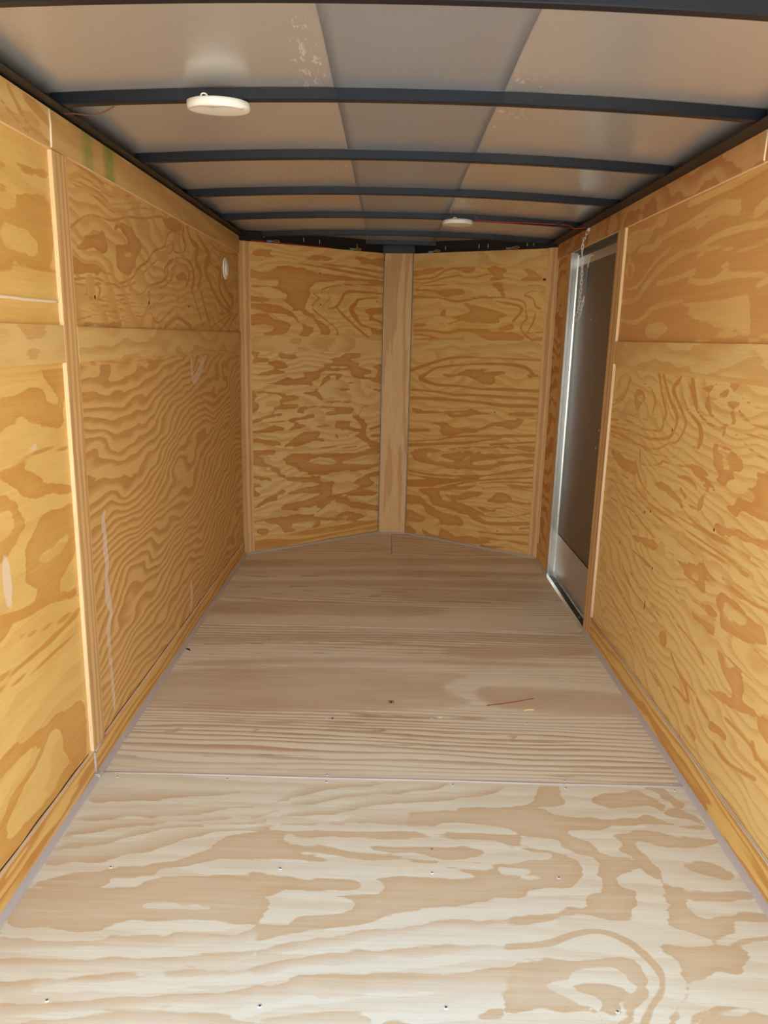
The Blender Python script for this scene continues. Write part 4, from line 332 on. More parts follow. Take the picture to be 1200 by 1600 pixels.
'front_right_upper': [(2,.0000,[(0.006,1.733),(0.223,1.741),(0.153,1.714),(0.081,1.698),(0.007,1.696)]),(1,[.0060,.0078,.0079,.0070,.0070],[(0.008,1.677),(0.146,1.681),(0.233,1.723),(0.311,1.735),(0.431,1.731)]),(2,.0000,[(0.294,1.728),(0.429,1.753),(0.440,1.724),(0.399,1.697),(0.355,1.716)]),(1,[.0045,.0061,.0073,.0062],[(0.009,1.658),(0.102,1.653),(0.209,1.676),(0.330,1.695)]),(1,[.0074,.0055,.0072,.0066],[(0.330,1.695),(0.400,1.675),(0.500,1.691),(0.597,1.698)]),(2,.0000,[(0.497,1.729),(0.562,1.741),(0.636,1.725),(0.653,1.704),(0.630,1.687),(0.664,1.669),(0.551,1.661),(0.565,1.692)]),(1,[.0045,.0055,.0045,.0040],[(0.010,1.640),(0.175,1.637),(0.299,1.642),(0.552,1.640)]),(2,.0000,[(0.010,1.625),(0.122,1.608),(0.300,1.620),(0.370,1.604),(0.362,1.583),(0.250,1.566),(0.150,1.593),(0.029,1.609)]),(2,.0000,[(0.553,1.630),(0.617,1.642),(0.637,1.593),(0.663,1.565),(0.622,1.562),(0.612,1.593)]),(1,[.0110,.0075,.0085,.0072,.0088],[(0.012,1.568),(0.196,1.562),(0.321,1.539),(0.441,1.553),(0.524,1.566)]),(1,[.0060,.0055,.0067,.0058],[(0.524,1.559),(0.655,1.558),(0.767,1.536),(0.785,1.501)]),(2,.0000,[(0.330,1.532),(0.425,1.524),(0.578,1.488),(0.686,1.459),(0.622,1.438),(0.600,1.409),(0.380,1.415),(0.310,1.407),(0.177,1.398),(0.020,1.377),(0.019,1.397),(0.094,1.405),(0.221,1.406),(0.327,1.429),(0.282,1.444),(0.428,1.481)]),(1,[.0072,.0079,.0111,.0083],[(0.591,1.537),(0.722,1.515),(0.763,1.488),(0.712,1.424)]),(2,.0000,[(0.602,1.373),(0.697,1.407),(0.707,1.375)]),(1,[.0046,.0046,.0045],[(0.018,1.423),(0.156,1.447),(0.246,1.451)]),(2,.0000,[(0.209,1.473),(0.244,1.503),(0.254,1.473),(0.228,1.451)]),(1,[.0110,.0090,.0105,.0121,.0130],[(0.021,1.358),(0.151,1.360),(0.260,1.347),(0.348,1.363),(0.452,1.364)]),(2,.0000,[(0.451,1.371),(0.619,1.363),(0.733,1.354),(0.783,1.312),(0.573,1.304),(0.488,1.328)]),(1,[.0080,.0081,.0062],[(0.022,1.331),(0.115,1.329),(0.226,1.308)]),(1,[.0060,.0060],[(0.023,1.304),(0.385,1.315)]),(1,[.0062,.0080,.0074,.0058],[(0.798,1.439),(0.762,1.390),(0.797,1.341),(0.846,1.314)]),(1,[.0062,.0074,.0063],[(0.850,1.467),(0.838,1.418),(0.804,1.355)]),(1,[.0055,.0056],[(0.812,1.355),(0.911,1.364)]),(2,.0000,[(0.852,1.328),(0.914,1.333),(0.915,1.308),(0.830,1.310)]),(1,[.0049,.0050,.0045],[(0.772,1.577),(0.825,1.594),(0.902,1.583)]),(1,[.0070,.0067,.0071,.0067],[(0.773,1.570),(0.828,1.549),(0.847,1.508),(0.878,1.494)]),(2,.0000,[(0.727,1.777),(0.849,1.779),(0.844,1.745),(0.737,1.742)]),(2,.0000,[(0.754,1.721),(0.824,1.709),(0.873,1.671),(0.867,1.651),(0.775,1.646),(0.735,1.660),(0.788,1.680)]),(1,[.0070,.0070],[(0.787,1.481),(0.798,1.439)]),(1,[.0055,.0054,.0057],[(0.792,1.625),(0.861,1.624),(0.907,1.609)]),],
'front_right_lower': [(1,[.0128,.0109,.0091,.0060],[(0.011,1.106),(0.142,1.151),(0.303,1.195),(0.495,1.205)]),(1,[.0060,.0070],[(0.495,1.205),(0.908,1.201)]),(1,[.0147,.0081,.0076,.0075,.0085,.0117,.0091],[(0.080,1.062),(0.180,1.121),(0.225,1.135),(0.411,1.157),(0.656,1.171),(0.810,1.155),(0.869,1.108)]),(1,[.0144,.0107,.0090,.0076],[(0.080,1.054),(0.203,1.022),(0.366,1.023),(0.506,1.012)]),(1,[.0075,.0115,.0085],[(0.506,1.012),(0.691,1.019),(0.914,1.021)]),(2,.0000,[(0.245,1.093),(0.327,1.089),(0.396,1.115),(0.533,1.140),(0.583,1.138),(0.534,1.121),(0.684,1.124),(0.693,1.107),(0.619,1.096),(0.606,1.051),(0.539,1.040),(0.469,1.066),(0.415,1.090),(0.283,1.068)]),(2,.0000,[(0.829,1.117),(0.915,1.110),(0.916,1.096),(0.838,1.099)]),(1,[.0095,.0075,.0110,.0080,.0105,.0115],[(0.016,0.980),(0.186,0.978),(0.333,0.967),(0.474,0.972),(0.594,0.972),(0.910,0.974)]),(1,[.0125,.0125,.0090,.0105,.0135,.0115],[(0.018,0.924),(0.207,0.932),(0.406,0.933),(0.580,0.926),(0.680,0.922),(0.913,0.931)]),(2,.0000,[(0.020,0.867),(0.117,0.850),(0.275,0.862),(0.461,0.887),(0.549,0.871),(0.765,0.887),(0.915,0.902),(0.917,0.877),(0.766,0.865),(0.651,0.867),(0.516,0.849),(0.340,0.820),(0.267,0.838),(0.060,0.830)]),(-2,.0000,[(0.312,0.849),(0.392,0.855),(0.357,0.843)]),(2,.0000,[(0.168,0.766),(0.204,0.789),(0.297,0.785),(0.343,0.769),(0.486,0.762),(0.587,0.802),(0.670,0.824),(0.816,0.850),(0.818,0.821),(0.740,0.777),(0.639,0.787),(0.521,0.750),(0.417,0.725),(0.283,0.697),(0.235,0.724),(0.252,0.750),(0.196,0.761)]),(1,[.0110,.0145],[(0.006,0.712),(0.151,0.725)]),(1,[.0065,.0066,.0076,.0105,.0100],[(0.009,0.638),(0.219,0.667),(0.365,0.701),(0.609,0.727),(0.918,0.756)]),(1,[.0115,.0095,.0081,.0056],[(0.010,0.614),(0.257,0.646),(0.438,0.672),(0.677,0.719)]),(1,[.0081,.0076],[(0.612,0.674),(0.921,0.720)]),(1,[.0045,.0040],[(0.768,0.847),(0.911,0.858)]),(1,[.0135,.0095,.0081,.0061],[(0.010,0.612),(0.257,0.644),(0.403,0.659),(0.525,0.683)]),(2,.0000,[(0.012,0.562),(0.089,0.595),(0.287,0.615),(0.404,0.643),(0.697,0.673),(0.908,0.687),(0.910,0.657),(0.698,0.658),(0.563,0.636),(0.547,0.611),(0.667,0.616),(0.910,0.650),(0.913,0.621),(0.783,0.618),(0.618,0.580),(0.497,0.559),(0.499,0.535),(0.569,0.535),(0.670,0.570),(0.905,0.612),(0.907,0.590),(0.754,0.565),(0.571,0.504),(0.302,0.492),(0.083,0.512),(0.032,0.548)]),(-2,.0000,[(0.157,0.569),(0.297,0.600),(0.405,0.627),(0.546,0.634),(0.495,0.605),(0.427,0.551),(0.337,0.532),(0.206,0.534)]),(2,.0000,[(0.261,0.572),(0.352,0.602),(0.494,0.613),(0.444,0.568),(0.373,0.545),(0.289,0.559)]),(1,[.0075,.0075,.0075,.0066,.0066],[(0.017,0.437),(0.173,0.432),(0.360,0.443),(0.624,0.480),(0.910,0.545)]),(1,[.0065,.0065,.0061,.0062,.0062],[(0.018,0.412),(0.193,0.409),(0.397,0.427),(0.573,0.469),(0.909,0.564)]),(1,[.0234,.0280,.0177,.0091],[(0.020,0.354),(0.175,0.374),(0.269,0.394),(0.539,0.453)]),(1,[.0068,.0076,.0075],[(0.271,0.354),(0.540,0.437),(0.913,0.501)]),(1,[.0045,.0060,.0075],[(0.541,0.418),(0.711,0.448),(0.916,0.467)]),(2,.0000,[(0.090,0.321),(0.271,0.358),(0.506,0.401),(0.542,0.402),(0.455,0.362),(0.328,0.345),(0.254,0.310),(0.312,0.277),(0.423,0.277),(0.480,0.236),(0.553,0.207),(0.625,0.186),(0.745,0.194),(0.910,0.221),(0.911,0.201),(0.644,0.157),(0.537,0.172),(0.446,0.198),(0.353,0.217),(0.268,0.221),(0.200,0.244),(0.179,0.283),(0.120,0.300)]),(1,[.0072,.0084,.0102,.0069],[(0.311,0.310),(0.387,0.271),(0.479,0.252),(0.588,0.221)]),(2,.0000,[(0.339,0.314),(0.402,0.331),(0.508,0.369),(0.579,0.363),(0.563,0.337),(0.510,0.330),(0.458,0.298),(0.386,0.288)]),(1,[.0055,.0050,.0055],[(0.560,0.385),(0.713,0.417),(0.920,0.414)]),(1,[.0060,.0075],[(0.738,0.432),(0.918,0.437)]),(2,.0000,[(0.608,0.320),(0.690,0.379),(0.768,0.358),(0.786,0.338),(0.917,0.349),(0.918,0.334),(0.804,0.325),(0.720,0.312),(0.635,0.304)]),(2,.0000,[(0.532,0.268),(0.638,0.260),(0.672,0.273),(0.656,0.243),(0.587,0.237)]),(1,[.0061,.0061,.0055,.0052],[(0.443,0.247),(0.553,0.215),(0.743,0.225),(0.906,0.278)]),(1,[.0045,.0045,.0046],[(0.672,0.273),(0.805,0.298),(0.913,0.287)]),(2,.0000,[(0.003,0.275),(0.102,0.272),(0.182,0.225),(0.259,0.203),(0.392,0.182),(0.448,0.150),(0.431,0.122),(0.283,0.106),(0.262,0.136),(0.165,0.163),(0.124,0.216),(0.005,0.215)]),(2,.0000,[(0.007,0.164),(0.116,0.155),(0.167,0.121),(0.010,0.070)]),(1,[.0081,.0071],[(0.839,0.166),(0.912,0.186)]),(1,[.0085,.0080,.0079,.0080],[(0.559,0.102),(0.682,0.107),(0.784,0.121),(0.916,0.140)]),],
'front_right_bottom': [(2,.0000,[(0.130,0.072),(0.190,0.031),(0.267,0.036),(0.284,0.081),(0.398,0.050),(0.526,0.064),(0.651,0.045),(0.438,-0.001),(0.288,0.005),(0.172,0.002)]),(2,.0000,[(0.010,0.061),(0.072,0.037),(0.073,0.002),(0.013,-0.008)]),(1,[.0079,.0094,.0095],[(0.562,0.062),(0.736,0.076),(0.920,0.078)]),(1,[.0114,.0079],[(0.583,0.008),(0.739,0.029)]),],
'left_far_lower_putty': [(1,[.0139,.0172,.0153,.0208,.0163,.0138,.0258,.0110,.0190,.0125,.0141,.0139],[(2.228,0.766),(2.214,0.735),(2.225,0.698),(2.218,0.652),(2.228,0.600),(2.212,0.563),(2.219,0.490),(2.238,0.432),(2.205,0.401),(2.202,0.330),(2.206,0.239),(2.216,0.120)]),(1,[.0170,.0260,.0192],[(3.179,0.227),(3.189,0.162),(3.163,0.110)]),(1,[.0227,.0203,.0283,.0226],[(3.318,1.194),(3.340,1.107),(3.451,1.137),(3.532,1.188)]),(1,[.0069,.0079],[(3.315,1.177),(3.532,1.188)]),],
'floor_mid': [(4,.0000,[(-0.834,2.764),(-0.112,2.828),(0.364,2.793),(0.246,2.665),(0.335,2.517),(-0.127,2.448),(-0.838,2.434),(-0.857,2.603)]),(4,.0000,[(0.389,2.693),(0.940,2.647),(0.918,2.469),(0.431,2.494)]),(4,.0000,[(-0.766,2.855),(-0.117,2.931),(0.850,2.908),(0.838,2.863),(-0.114,2.859),(-0.768,2.789)]),(4,.0000,[(0.274,3.060),(0.905,3.125),(0.891,2.992),(0.379,2.933)]),(4,.0000,[(-0.816,3.132),(-0.129,3.188),(0.911,3.230),(0.884,3.124),(-0.125,3.095),(-0.807,3.016)]),(1,[.0032,.0045,.0032,.0032,.0032],[(-0.837,2.431),(-0.419,2.448),(0.132,2.432),(0.553,2.441),(0.926,2.444)]),(1,[.0032,.0040,.0032,.0032,.0032],[(-0.842,2.403),(-0.413,2.410),(0.132,2.416),(0.548,2.411),(0.925,2.412)]),(1,[.0032,.0040,.0032,.0032,.0032],[(-0.847,2.373),(-0.407,2.371),(0.130,2.379),(0.542,2.380),(0.924,2.379)]),(1,[.0032,.0040,.0032,.0032,.0032],[(-0.851,2.342),(-0.404,2.354),(0.129,2.340),(0.535,2.347),(0.922,2.344)]),(1,[.0032,.0040,.0032,.0032,.0032],[(-0.854,2.310),(-0.397,2.312),(0.128,2.318),(0.529,2.312),(0.918,2.307)]),(1,[.0032,.0040,.0032,.0032,.0032],[(-0.856,2.276),(-0.390,2.269),(0.127,2.277),(0.522,2.276),(0.914,2.268)]),(1,[.0032,.0035,.0032,.0032,.0032],[(-0.857,2.241),(-0.386,2.246),(0.125,2.234),(0.515,2.239),(0.910,2.228)]),(1,[.0032,.0035,.0032,.0032,.0032],[(-0.858,2.205),(-0.379,2.201),(0.124,2.207),(0.508,2.200),(0.904,2.187)]),(1,[.0032,.0032,.0032,.0032,.0032],[(-0.858,2.168),(-0.371,2.156),(0.122,2.163),(0.500,2.160),(0.898,2.145)]),(1,[.0032,.0035,.0032,.0032,.0032],[(-0.858,2.131),(-0.367,2.130),(0.121,2.118),(0.492,2.120),(0.891,2.102)]),(1,[.0032,.0032,.0032,.0032,.0032],[(-0.857,2.093),(-0.359,2.083),(0.120,2.087),(0.485,2.079),(0.884,2.058)]),(1,[.0032,.0046,.0032],[(-0.758,2.280),(-0.554,2.324),(-0.426,2.300)]),(1,[.0032,.0046,.0032],[(-0.755,2.268),(-0.540,2.261),(-0.422,2.297)]),(1,[.0032,.0040,.0032],[(-0.168,2.340),(-0.027,2.341),(0.051,2.327)]),(1,[.0032,.0040,.0032],[(0.221,2.323),(0.375,2.313),(0.449,2.296)]),(4,.0000,[(0.756,2.754),(0.899,2.750),(0.894,2.729),(0.751,2.729)]),(1,[.0032,.0050,.0032],[(-0.779,3.063),(-0.086,3.128),(0.917,3.172)]),(1,[.0032,.0050,.0032],[(-0.787,3.012),(-0.084,3.072),(0.898,3.099)]),(1,[.0032,.0050,.0032],[(-0.794,2.964),(-0.082,3.023),(0.270,3.011)]),(1,[.0032,.0045,.0032],[(-0.798,2.907),(-0.157,2.965),(0.891,2.992)]),],
'floor_far': [(4,.0000,[(-0.884,4.281),(0.937,4.469),(0.927,4.344),(-0.826,4.123)]),(4,.0000,[(-0.892,4.066),(0.142,4.169),(0.905,4.163),(0.905,4.095),(-0.871,3.967)]),(4,.0000,[(-0.902,3.877),(0.087,3.980),(0.924,3.998),(0.901,3.888),(-0.883,3.794)]),(4,.0000,[(-0.875,3.555),(-0.010,3.578),(0.351,3.514),(0.167,3.402),(-0.356,3.389),(-0.866,3.378)]),(4,.0000,[(-0.012,3.758),(0.917,3.844),(0.906,3.686),(0.129,3.642)]),(1,[.0041,.0065,.0045],[(-0.877,3.935),(-0.015,4.033),(0.908,4.045)]),(1,[.0040,.0060,.0040],[(-0.876,3.875),(-0.014,3.947),(0.910,3.981)]),(1,[.0036,.0060,.0040],[(-0.876,3.818),(-0.013,3.899),(0.913,3.919)]),(1,[.0035,.0060,.0035],[(-0.876,3.761),(-0.013,3.852),(0.915,3.859)]),(1,[.0036,.0055,.0035],[(-0.875,3.707),(-0.012,3.774),(0.917,3.800)]),(1,[.0036,.0055,.0035],[(-0.875,3.654),(-0.011,3.730),(0.919,3.743)]),(1,[.0032,.0055,.0035],[(-0.875,3.602),(-0.011,3.686),(0.921,3.687)]),(1,[.0036,.0055,.0035],[(-0.874,3.551),(-0.010,3.614),(0.923,3.633)]),],
})
# ---------------------------------------------------------------- materials in use
EDGE = ply_edge('ply_edge', lin(250, 228, 182), lin(216, 170, 110))
W_LIGHT = lin(226, 178, 110); W_DARK = lin(204, 132, 62)
M_wl1 = wood('pine_left_near_upper', lin(226, 180, 104), lin(206, 146, 72), freq=7, amp=1.8, su=1.1, sv=2, base=.28, edge=.3, seed=1.1, mott=0.5)
M_wl2 = wood('pine_left_near_lower', lin(228, 182, 106), lin(206, 144, 70), freq=7, amp=1.8, su=1.1, sv=2, base=.28, edge=.3, seed=2.3, mott=0.5)
M_wl3 = wood('pine_left_far_upper', W_LIGHT, lin(198, 136, 74), freq=20, amp=3.6, su=1.3, sv=2.2, base=.5, edge=.25, seed=3.7, jag=.45)
M_wl4 = wood('pine_left_far_lower', W_LIGHT, lin(202, 142, 80), freq=24, amp=4.2, su=1.0, sv=2.2, seed=4.9, tilt=.16, thr=.5, edge=.25, base=.9)
M_wr1 = wood('pine_right_upper', lin(224, 176, 108), lin(206, 138, 76), freq=12, amp=2.2, base=.25, edge=.3, seed=5.3)
M_wr2 = wood('pine_right_lower', lin(228, 186, 116), lin(208, 142, 76), freq=24, amp=3.4, su=1.2, sv=2.6, seed=6.1, thr=.62, edge=.25, base=.5, tilt=.1)
M_wr3 = wood('pine_right_narrow', W_LIGHT, W_DARK, freq=9, amp=1.8, su=2, sv=3, seed=6.7)
M_f1 = wood('pine_front_left_upper', lin(228, 182, 112), lin(198, 128, 58), freq=18, amp=2.8, su=1.3, sv=3, base=.38, edge=.25, seed=7.3)
M_f2 = wood('pine_front_left_lower', lin(228, 188, 124), lin(192, 126, 60), freq=18, amp=2.8, su=1.3, sv=3, base=.38, edge=.25, seed=8.9, jag=1.2)
M_f3 = wood('pine_front_right_upper', lin(230, 184, 110), lin(204, 136, 60), freq=18, amp=2.8, su=1.3, sv=3, base=.38, edge=.25, seed=9.4, jag=.9)
M_f4 = wood('pine_front_right_lower', lin(226, 180, 108), lin(194, 128, 60), freq=18, amp=2.8, su=1.3, sv=3, base=.38, edge=.25, seed=10.2, jag=.9)
M_strip = wood('pine_strip', lin(224, 182, 118), lin(204, 146, 80), freq=7, amp=2.2, su=1.2, sv=3.0, seed=11.5, base=.6, mott=.8, edge=.3)
M_strip_r = wood('pine_strip_reddish', lin(214, 160, 102), lin(190, 122, 68), freq=9, amp=2.6, su=1.4, sv=2.4, seed=12.5, base=.8, mott=.7, edge=.3)
M_top_l = wood('pine_strip_dyed', lin(216, 172, 108), lin(196, 140, 78), freq=14, amp=1.4, su=0.6, sv=3.0, seed=13.5, base=.5, mott=.8, green=True)
M_base = wood('pine_baseboard', lin(226, 178, 100), lin(196, 128, 58), freq=22, amp=1.8, su=0.7, sv=7.0, seed=14.5, base=.8, edge=.25)
M_batten = wood('pine_batten', lin(222, 176, 118), lin(196, 144, 92), freq=30, amp=1.0, su=0.35, sv=6.0, seed=15.5, base=.8, mott=.9, fiber=.3)
M_nose = wood('pine_nose_board', lin(222, 178, 124), lin(200, 146, 94), freq=8, amp=1.5, su=0.5, sv=6.0, seed=16.5, base=.7, mott=1.0, fiber=.35)
FL = lin(234, 222, 196); FD = lin(214, 180, 138)
M_fl1 = wood('pine_floor_near', FL, FD, freq=14, amp=1.8, su=.8, sv=2.4, base=.3, edge=.3, seed=20.1, jag=1.0, rough=.6, mott=.4, streak=.8)
M_fl2 = wood('pine_floor_middle', lin(240, 224, 198), lin(198, 156, 114), freq=34, amp=3.0, su=0.35, sv=3.0, seed=21.3, jag=.8, rough=.5, edge=.3, thr=.6, base=.9, mott=1.1)
M_fl3 = wood('pine_floor_far', lin(238, 218, 188), lin(192, 150, 108), freq=34, amp=3.0, su=0.35, sv=3.0, seed=22.2, jag=.8, rough=.5, edge=.3, thr=.6, base=.8, mott=1.2)
M_caulk = plain('grey_mauve_cove', lin(181, 170, 160), 0.5)
M_white_caulk = plain('cream_caulk', lin(238, 214, 182), 0.5)
M_steel = plain('navy_painted_steel', lin(24, 28, 36), 0.34, 0.0, bump=.1, bscale=60, vary=.15)
M_steel.node_tree.nodes['Principled BSDF'].inputs['Specular IOR Level'].default_value = 0.28
M_head = plain('dull_header_metal', lin(96, 92, 86), 0.6)
M_black = plain('black_steel', lin(15, 16, 20), 0.5)
M_alu = plain('mill_aluminium', lin(236, 240, 232), 0.22, 0.75, vary=.04, bscale=30)
M_kick = plain('brushed_aluminium_plate', lin(196, 186, 172), 0.32, 0.6, vary=.05, bscale=40)
M_slab = plain('grey_brown_door_skin', lin(104, 86, 66), 0.5, 0.0, vary=.06, bscale=3)
M_zinc = plain('zinc', lin(226, 226, 220), 0.35, 0.35)
M_spring = plain('zinc_spring', lin(150, 165, 180), 0.25, 0.95)
M_skin = plain('white_outer_skin', lin(225, 225, 222), 0.5)
M_plastic = plain('white_plastic', lin(240, 238, 228), 0.35)
M_red = plain('red_wire', lin(190, 32, 42), 0.4)
M_yellow = plain('yellow_wire', lin(200, 170, 110), 0.5)
M_blue = plain('blue_connector', lin(110, 140, 175), 0.4)
M_brown = plain('brown_cord', lin(120, 80, 50), 0.6)
M_clip = plain('black_clip', lin(22, 24, 26), 0.5)
M_ground = plain('gravel_ground', lin(196, 188, 174), 0.9, vary=.2, bscale=3)
m, n, l, b = new_mat('dome_lens'); M_lens = m
b.inputs['Base Color'].default_value = (*lin(244, 240, 226), 1); b.inputs['Roughness'].default_value = .4

def roof_metal(name, col, dark, rough, scr=True):
    m, n, l, b = new_mat(name)
    t = n.new('ShaderNodeTexCoord'); z1 = n.new('ShaderNodeTexNoise'); z1.inputs['Scale'].default_value = 3; z1.inputs['Detail'].default_value = 5
    l.new(t.outputs['Object'], z1.inputs['Vector'])
    mx = n.new('ShaderNodeMixRGB'); mx.inputs[1].default_value = (*col, 1); mx.inputs[2].default_value = (*dark, 1); l.new(z1.outputs['Fac'], mx.inputs[0])
    z2 = n.new('ShaderNodeTexNoise'); z2.inputs['Scale'].default_value = 260; z2.inputs['Detail'].default_value = 3; l.new(t.outputs['Object'], z2.inputs['Vector'])
    m2 = n.new('ShaderNodeMixRGB'); m2.blend_type = 'MULTIPLY'; m2.inputs[0].default_value = .25; l.new(mx.outputs[0], m2.inputs[1]); l.new(z2.outputs['Fac'], m2.inputs[2])
    out = m2.outputs[0]
    if scr:
        # pale scuffs left where the sheets were handled
        mp = n.new('ShaderNodeMapping'); mp.inputs['Scale'].default_value = (60, 18, 1); mp.inputs['Rotation'].default_value = (0, 0, .35); l.new(t.outputs['Object'], mp.inputs[0])
        z3 = n.new('ShaderNodeTexNoise'); z3.inputs['Scale'].default_value = 1; z3.inputs['Detail'].default_value = 5; z3.inputs['Roughness'].default_value = .7; l.new(mp.outputs[0], z3.inputs['Vector'])
        z4 = n.new('ShaderNodeTexNoise'); z4.inputs['Scale'].default_value = 4; l.new(t.outputs['Object'], z4.inputs['Vector'])
        ad = n.new('ShaderNodeMath'); ad.operation = 'ADD'; l.new(z3.outputs['Fac'], ad.inputs[0])
        ml = n.new('ShaderNodeMath'); ml.operation = 'MULTIPLY'; ml.inputs[1].default_value = .45; l.new(z4.outputs['Fac'], ml.inputs[0]); l.new(ml.outputs[0], ad.inputs[1])
        at = n.new('ShaderNodeAttribute'); at.attribute_name = 'scuff'
        a2 = n.new('ShaderNodeMath'); a2.operation = 'ADD'; l.new(ad.outputs[0], a2.inputs[0]); l.new(at.outputs['Fac'], a2.inputs[1])
        mr = n.new('ShaderNodeMapRange'); mr.inputs[1].default_value = 1.01; mr.inputs[2].default_value = 1.06; l.new(a2.outputs[0], mr.inputs[0])
        m3 = n.new('ShaderNodeMixRGB'); l.new(mr.outputs[0], m3.inputs[0]); l.new(out, m3.inputs[1]); m3.inputs[2].default_value = (*lin(252, 250, 246), 1); out = m3.outputs[0]
    l.new(out, b.inputs['Base Color'])
    b.inputs['Metallic'].default_value = .6; b.inputs['Roughness'].default_value = rough
    bp = n.new('ShaderNodeBump'); bp.inputs['Strength'].default_value = .12; bp.inputs['Distance'].default_value = .001; l.new(z2.outputs['Fac'], bp.inputs['Height']); l.new(bp.outputs[0], b.inputs['Normal'])
    return m
M_roof = roof_metal('galvanised_sheet', lin(232, 230, 226), lin(220, 217, 212), .28)
M_roof_c = roof_metal('smooth_grey_sheet', lin(196, 204, 216), lin(190, 198, 210), .30, False)

# ---------------------------------------------------------------- key dimensions (metres; z = 0 is the floor, y runs to the nose)
Y0 = 0.81; XL = -0.852; XR = 0.934; PT = 0.012; PL = XL - PT; PR = XR + PT
CL = Vector((XL, 4.38, 0)); NL = Vector((-0.045, 4.99, 0)); NR = Vector((0.128, 4.99, 0)); CR = Vector((XR, 4.46, 0))
ZT = 1.838

# ---------------------------------------------------------------- floor
floor = structure('floor')
M_gap_shade = plain('dark_gap_shade', lin(52, 30, 18), .8)  # dark colour standing in for shadow in the left baseboard joint
def flo(x0, x1, y0, y1, mat, key=None, cell=0, seed=0, pts=None, zone=None):
    c = pts or [(x0, y0), (x1, y0), (x1, y1), (x0, y1)]
    return slab('plywood_sheet', [(x, y, 0) for x, y in c], (0, 0, 1), .018, mat, floor, 'u', EDGE, seed, cell, key, orig=(0, 0, 0), U=(1, 0, 0), V=(0, 1, 0), zone=zone)
SG = .0015
def bump(y, a_, b_, s=.03): return 1 / (1 + math.exp(-(y - a_) / s)) * 1 / (1 + math.exp((y - b_) / s))
def zmid(x, y):         # dense straight grain near both joints, calm wood between
    y += .03 * math.sin(x * 2.3)
    return .15 + .85 * max(bump(y, 2.10, 2.50), bump(y, 3.00, 3.30)) + .4 * bump(y, 2.78, 2.86, .015)
def zfar(x, y):
    return .2 + .7 * max(bump(y, 3.45, 3.85), bump(y, 4.05, 4.15), bump(y, 4.3, 4.5))
flo(XL, XR, Y0, 2.034 - SG, M_fl1, 'floor_near', .010)
flo(XL, XR, 2.034 + SG, 3.257 - SG, M_fl2, 'floor_mid', .02, 1, zone=zmid)
flo(XL, XR + .02, 3.257 + SG, 4.48 - SG, M_fl3, 'floor_far', .03, 2, zone=zfar)
flo(0, 0, 0, 0, M_fl3, seed=3, pts=[(-.80, 4.48), (.040, 4.48), (.040, 5.0), (-.045, 5.0)])
flo(0, 0, 0, 0, M_fl3, seed=4, pts=[(.043, 4.48), (.95, 4.48), (.128, 5.0), (.043, 5.0)])
box('joist_bed', (XL - .02, Y0, -.05), (XR - .02, 5.05, -.0185), M_black, floor)
# sealant laid in the joints
tube('joint_sealant', [(x, 2.034 + .0012 * math.sin(x * 9), .0005) for x in np.linspace(XL, XR, 30)], .0035, M_caulk, floor, 6)
tube('joint_sealant', [(x, 3.257, -.0002) for x in np.linspace(XL, XR, 10)], .0024, M_caulk, floor, 6)
# countersunk screws
me = me_screw = bpy.data.meshes.new('screw_head')
bm = bmesh.new(); bmesh.ops.create_cone(bm, cap_ends=True, segments=10, radius1=.0052, radius2=.0040, depth=.0015)
bm.to_mesh(me); bm.free(); me.materials.append(M_zinc)
cr = bmesh.new(); add_box(cr, (-.0026, -.0007, .0004), (.0026, .0007, .0011)); add_box(cr, (-.0007, -.0026, .0004), (.0007, .0026, .0011))
mc = bpy.data.meshes.new('cross'); cr.to_mesh(mc); cr.free(); mc.materials.append(M_black)
def screw(x, y, z=0.0006, parent=floor, rot=(0, 0, 0)):
    o = bpy.data.objects.new('screw', me); o.location = (x, y, z); o.rotation_euler = rot; link(o, parent)
    c = bpy.data.objects.new('slot', mc); link(c, o)
for x, y in [(-.668, 1.621), (-.244, 1.632), (.138, 1.631), (.456, 1.626), (-.655, 1.234), (-.228, 1.234), (.145, 1.242), (.49, 1.243),
             (-.79, 2.013), (-.459, 2.016), (-.161, 2.052), (-.16, 2.014), (.222, 2.016), (.567, 2.053), (.562, 2.013), (.895, 2.05), (.89, 2.016),
             (.18, 2.42), (.51, 2.40), (-.19, 2.40), (-.19, 3.24), (.16, 3.24), (-.45, 3.24), (.43, 3.24), (.72, 3.24)]:
    screw(x, y)

# ---------------------------------------------------------------- left wall
wall_left = structure('wall_left')
def left(name, y0, y1, z0, z1, mat, x=PL, key=None, cell=0, seed=0, grain='u', knots=(), dye=None, z1b=None, z0b=None):
    z1b = z1 if z1b is None else z1b; z0b = z0 if z0b is None else z0b
    return slab(name, [(x, y0, z0), (x, y1, z0b), (x, y1, z1b), (x, y0, z1)], (1, 0, 0), PT - .0006, mat, wall_left, grain, EDGE, seed, cell, key, orig=(0, 0, 0), U=(0, 1, 0), V=(0, 0, 1), knots=knots, dye=dye)
left('panel', Y0, 2.03, 1.21, 1.80, M_wl1, key='left_near_upper', cell=.02)
left('panel', Y0, 2.03, .06, 1.21, M_wl2, key='left_near_lower', cell=.014)
left('panel', 2.031, 4.39, 1.21, 1.80, M_wl3, key='left_far_upper', cell=.006)
left('panel', 2.031, 4.39, .06, 1.21, M_wl4, key='left_far_lower', cell=.02)
left('top_strip', Y0, 2.005, 1.745, ZT, M_strip, XL, 'left_top_near', .01)
left('top_strip', 2.007, 4.375, 1.748, ZT, M_top_l, XL, cell=.02, seed=1.5, dye=lambda y, z: max(0., 1 - abs((y - 2.245) / .045) ** 4) * .8 + max(0., 1 - abs((y - 2.405) / .05) ** 4))
left('middle_strip', Y0, 2.003, 1.225, 1.32, M_strip, XL, seed=3)
left('middle_strip', 2.092, 4.375, 1.222, 1.318, M_strip, XL, seed=4)
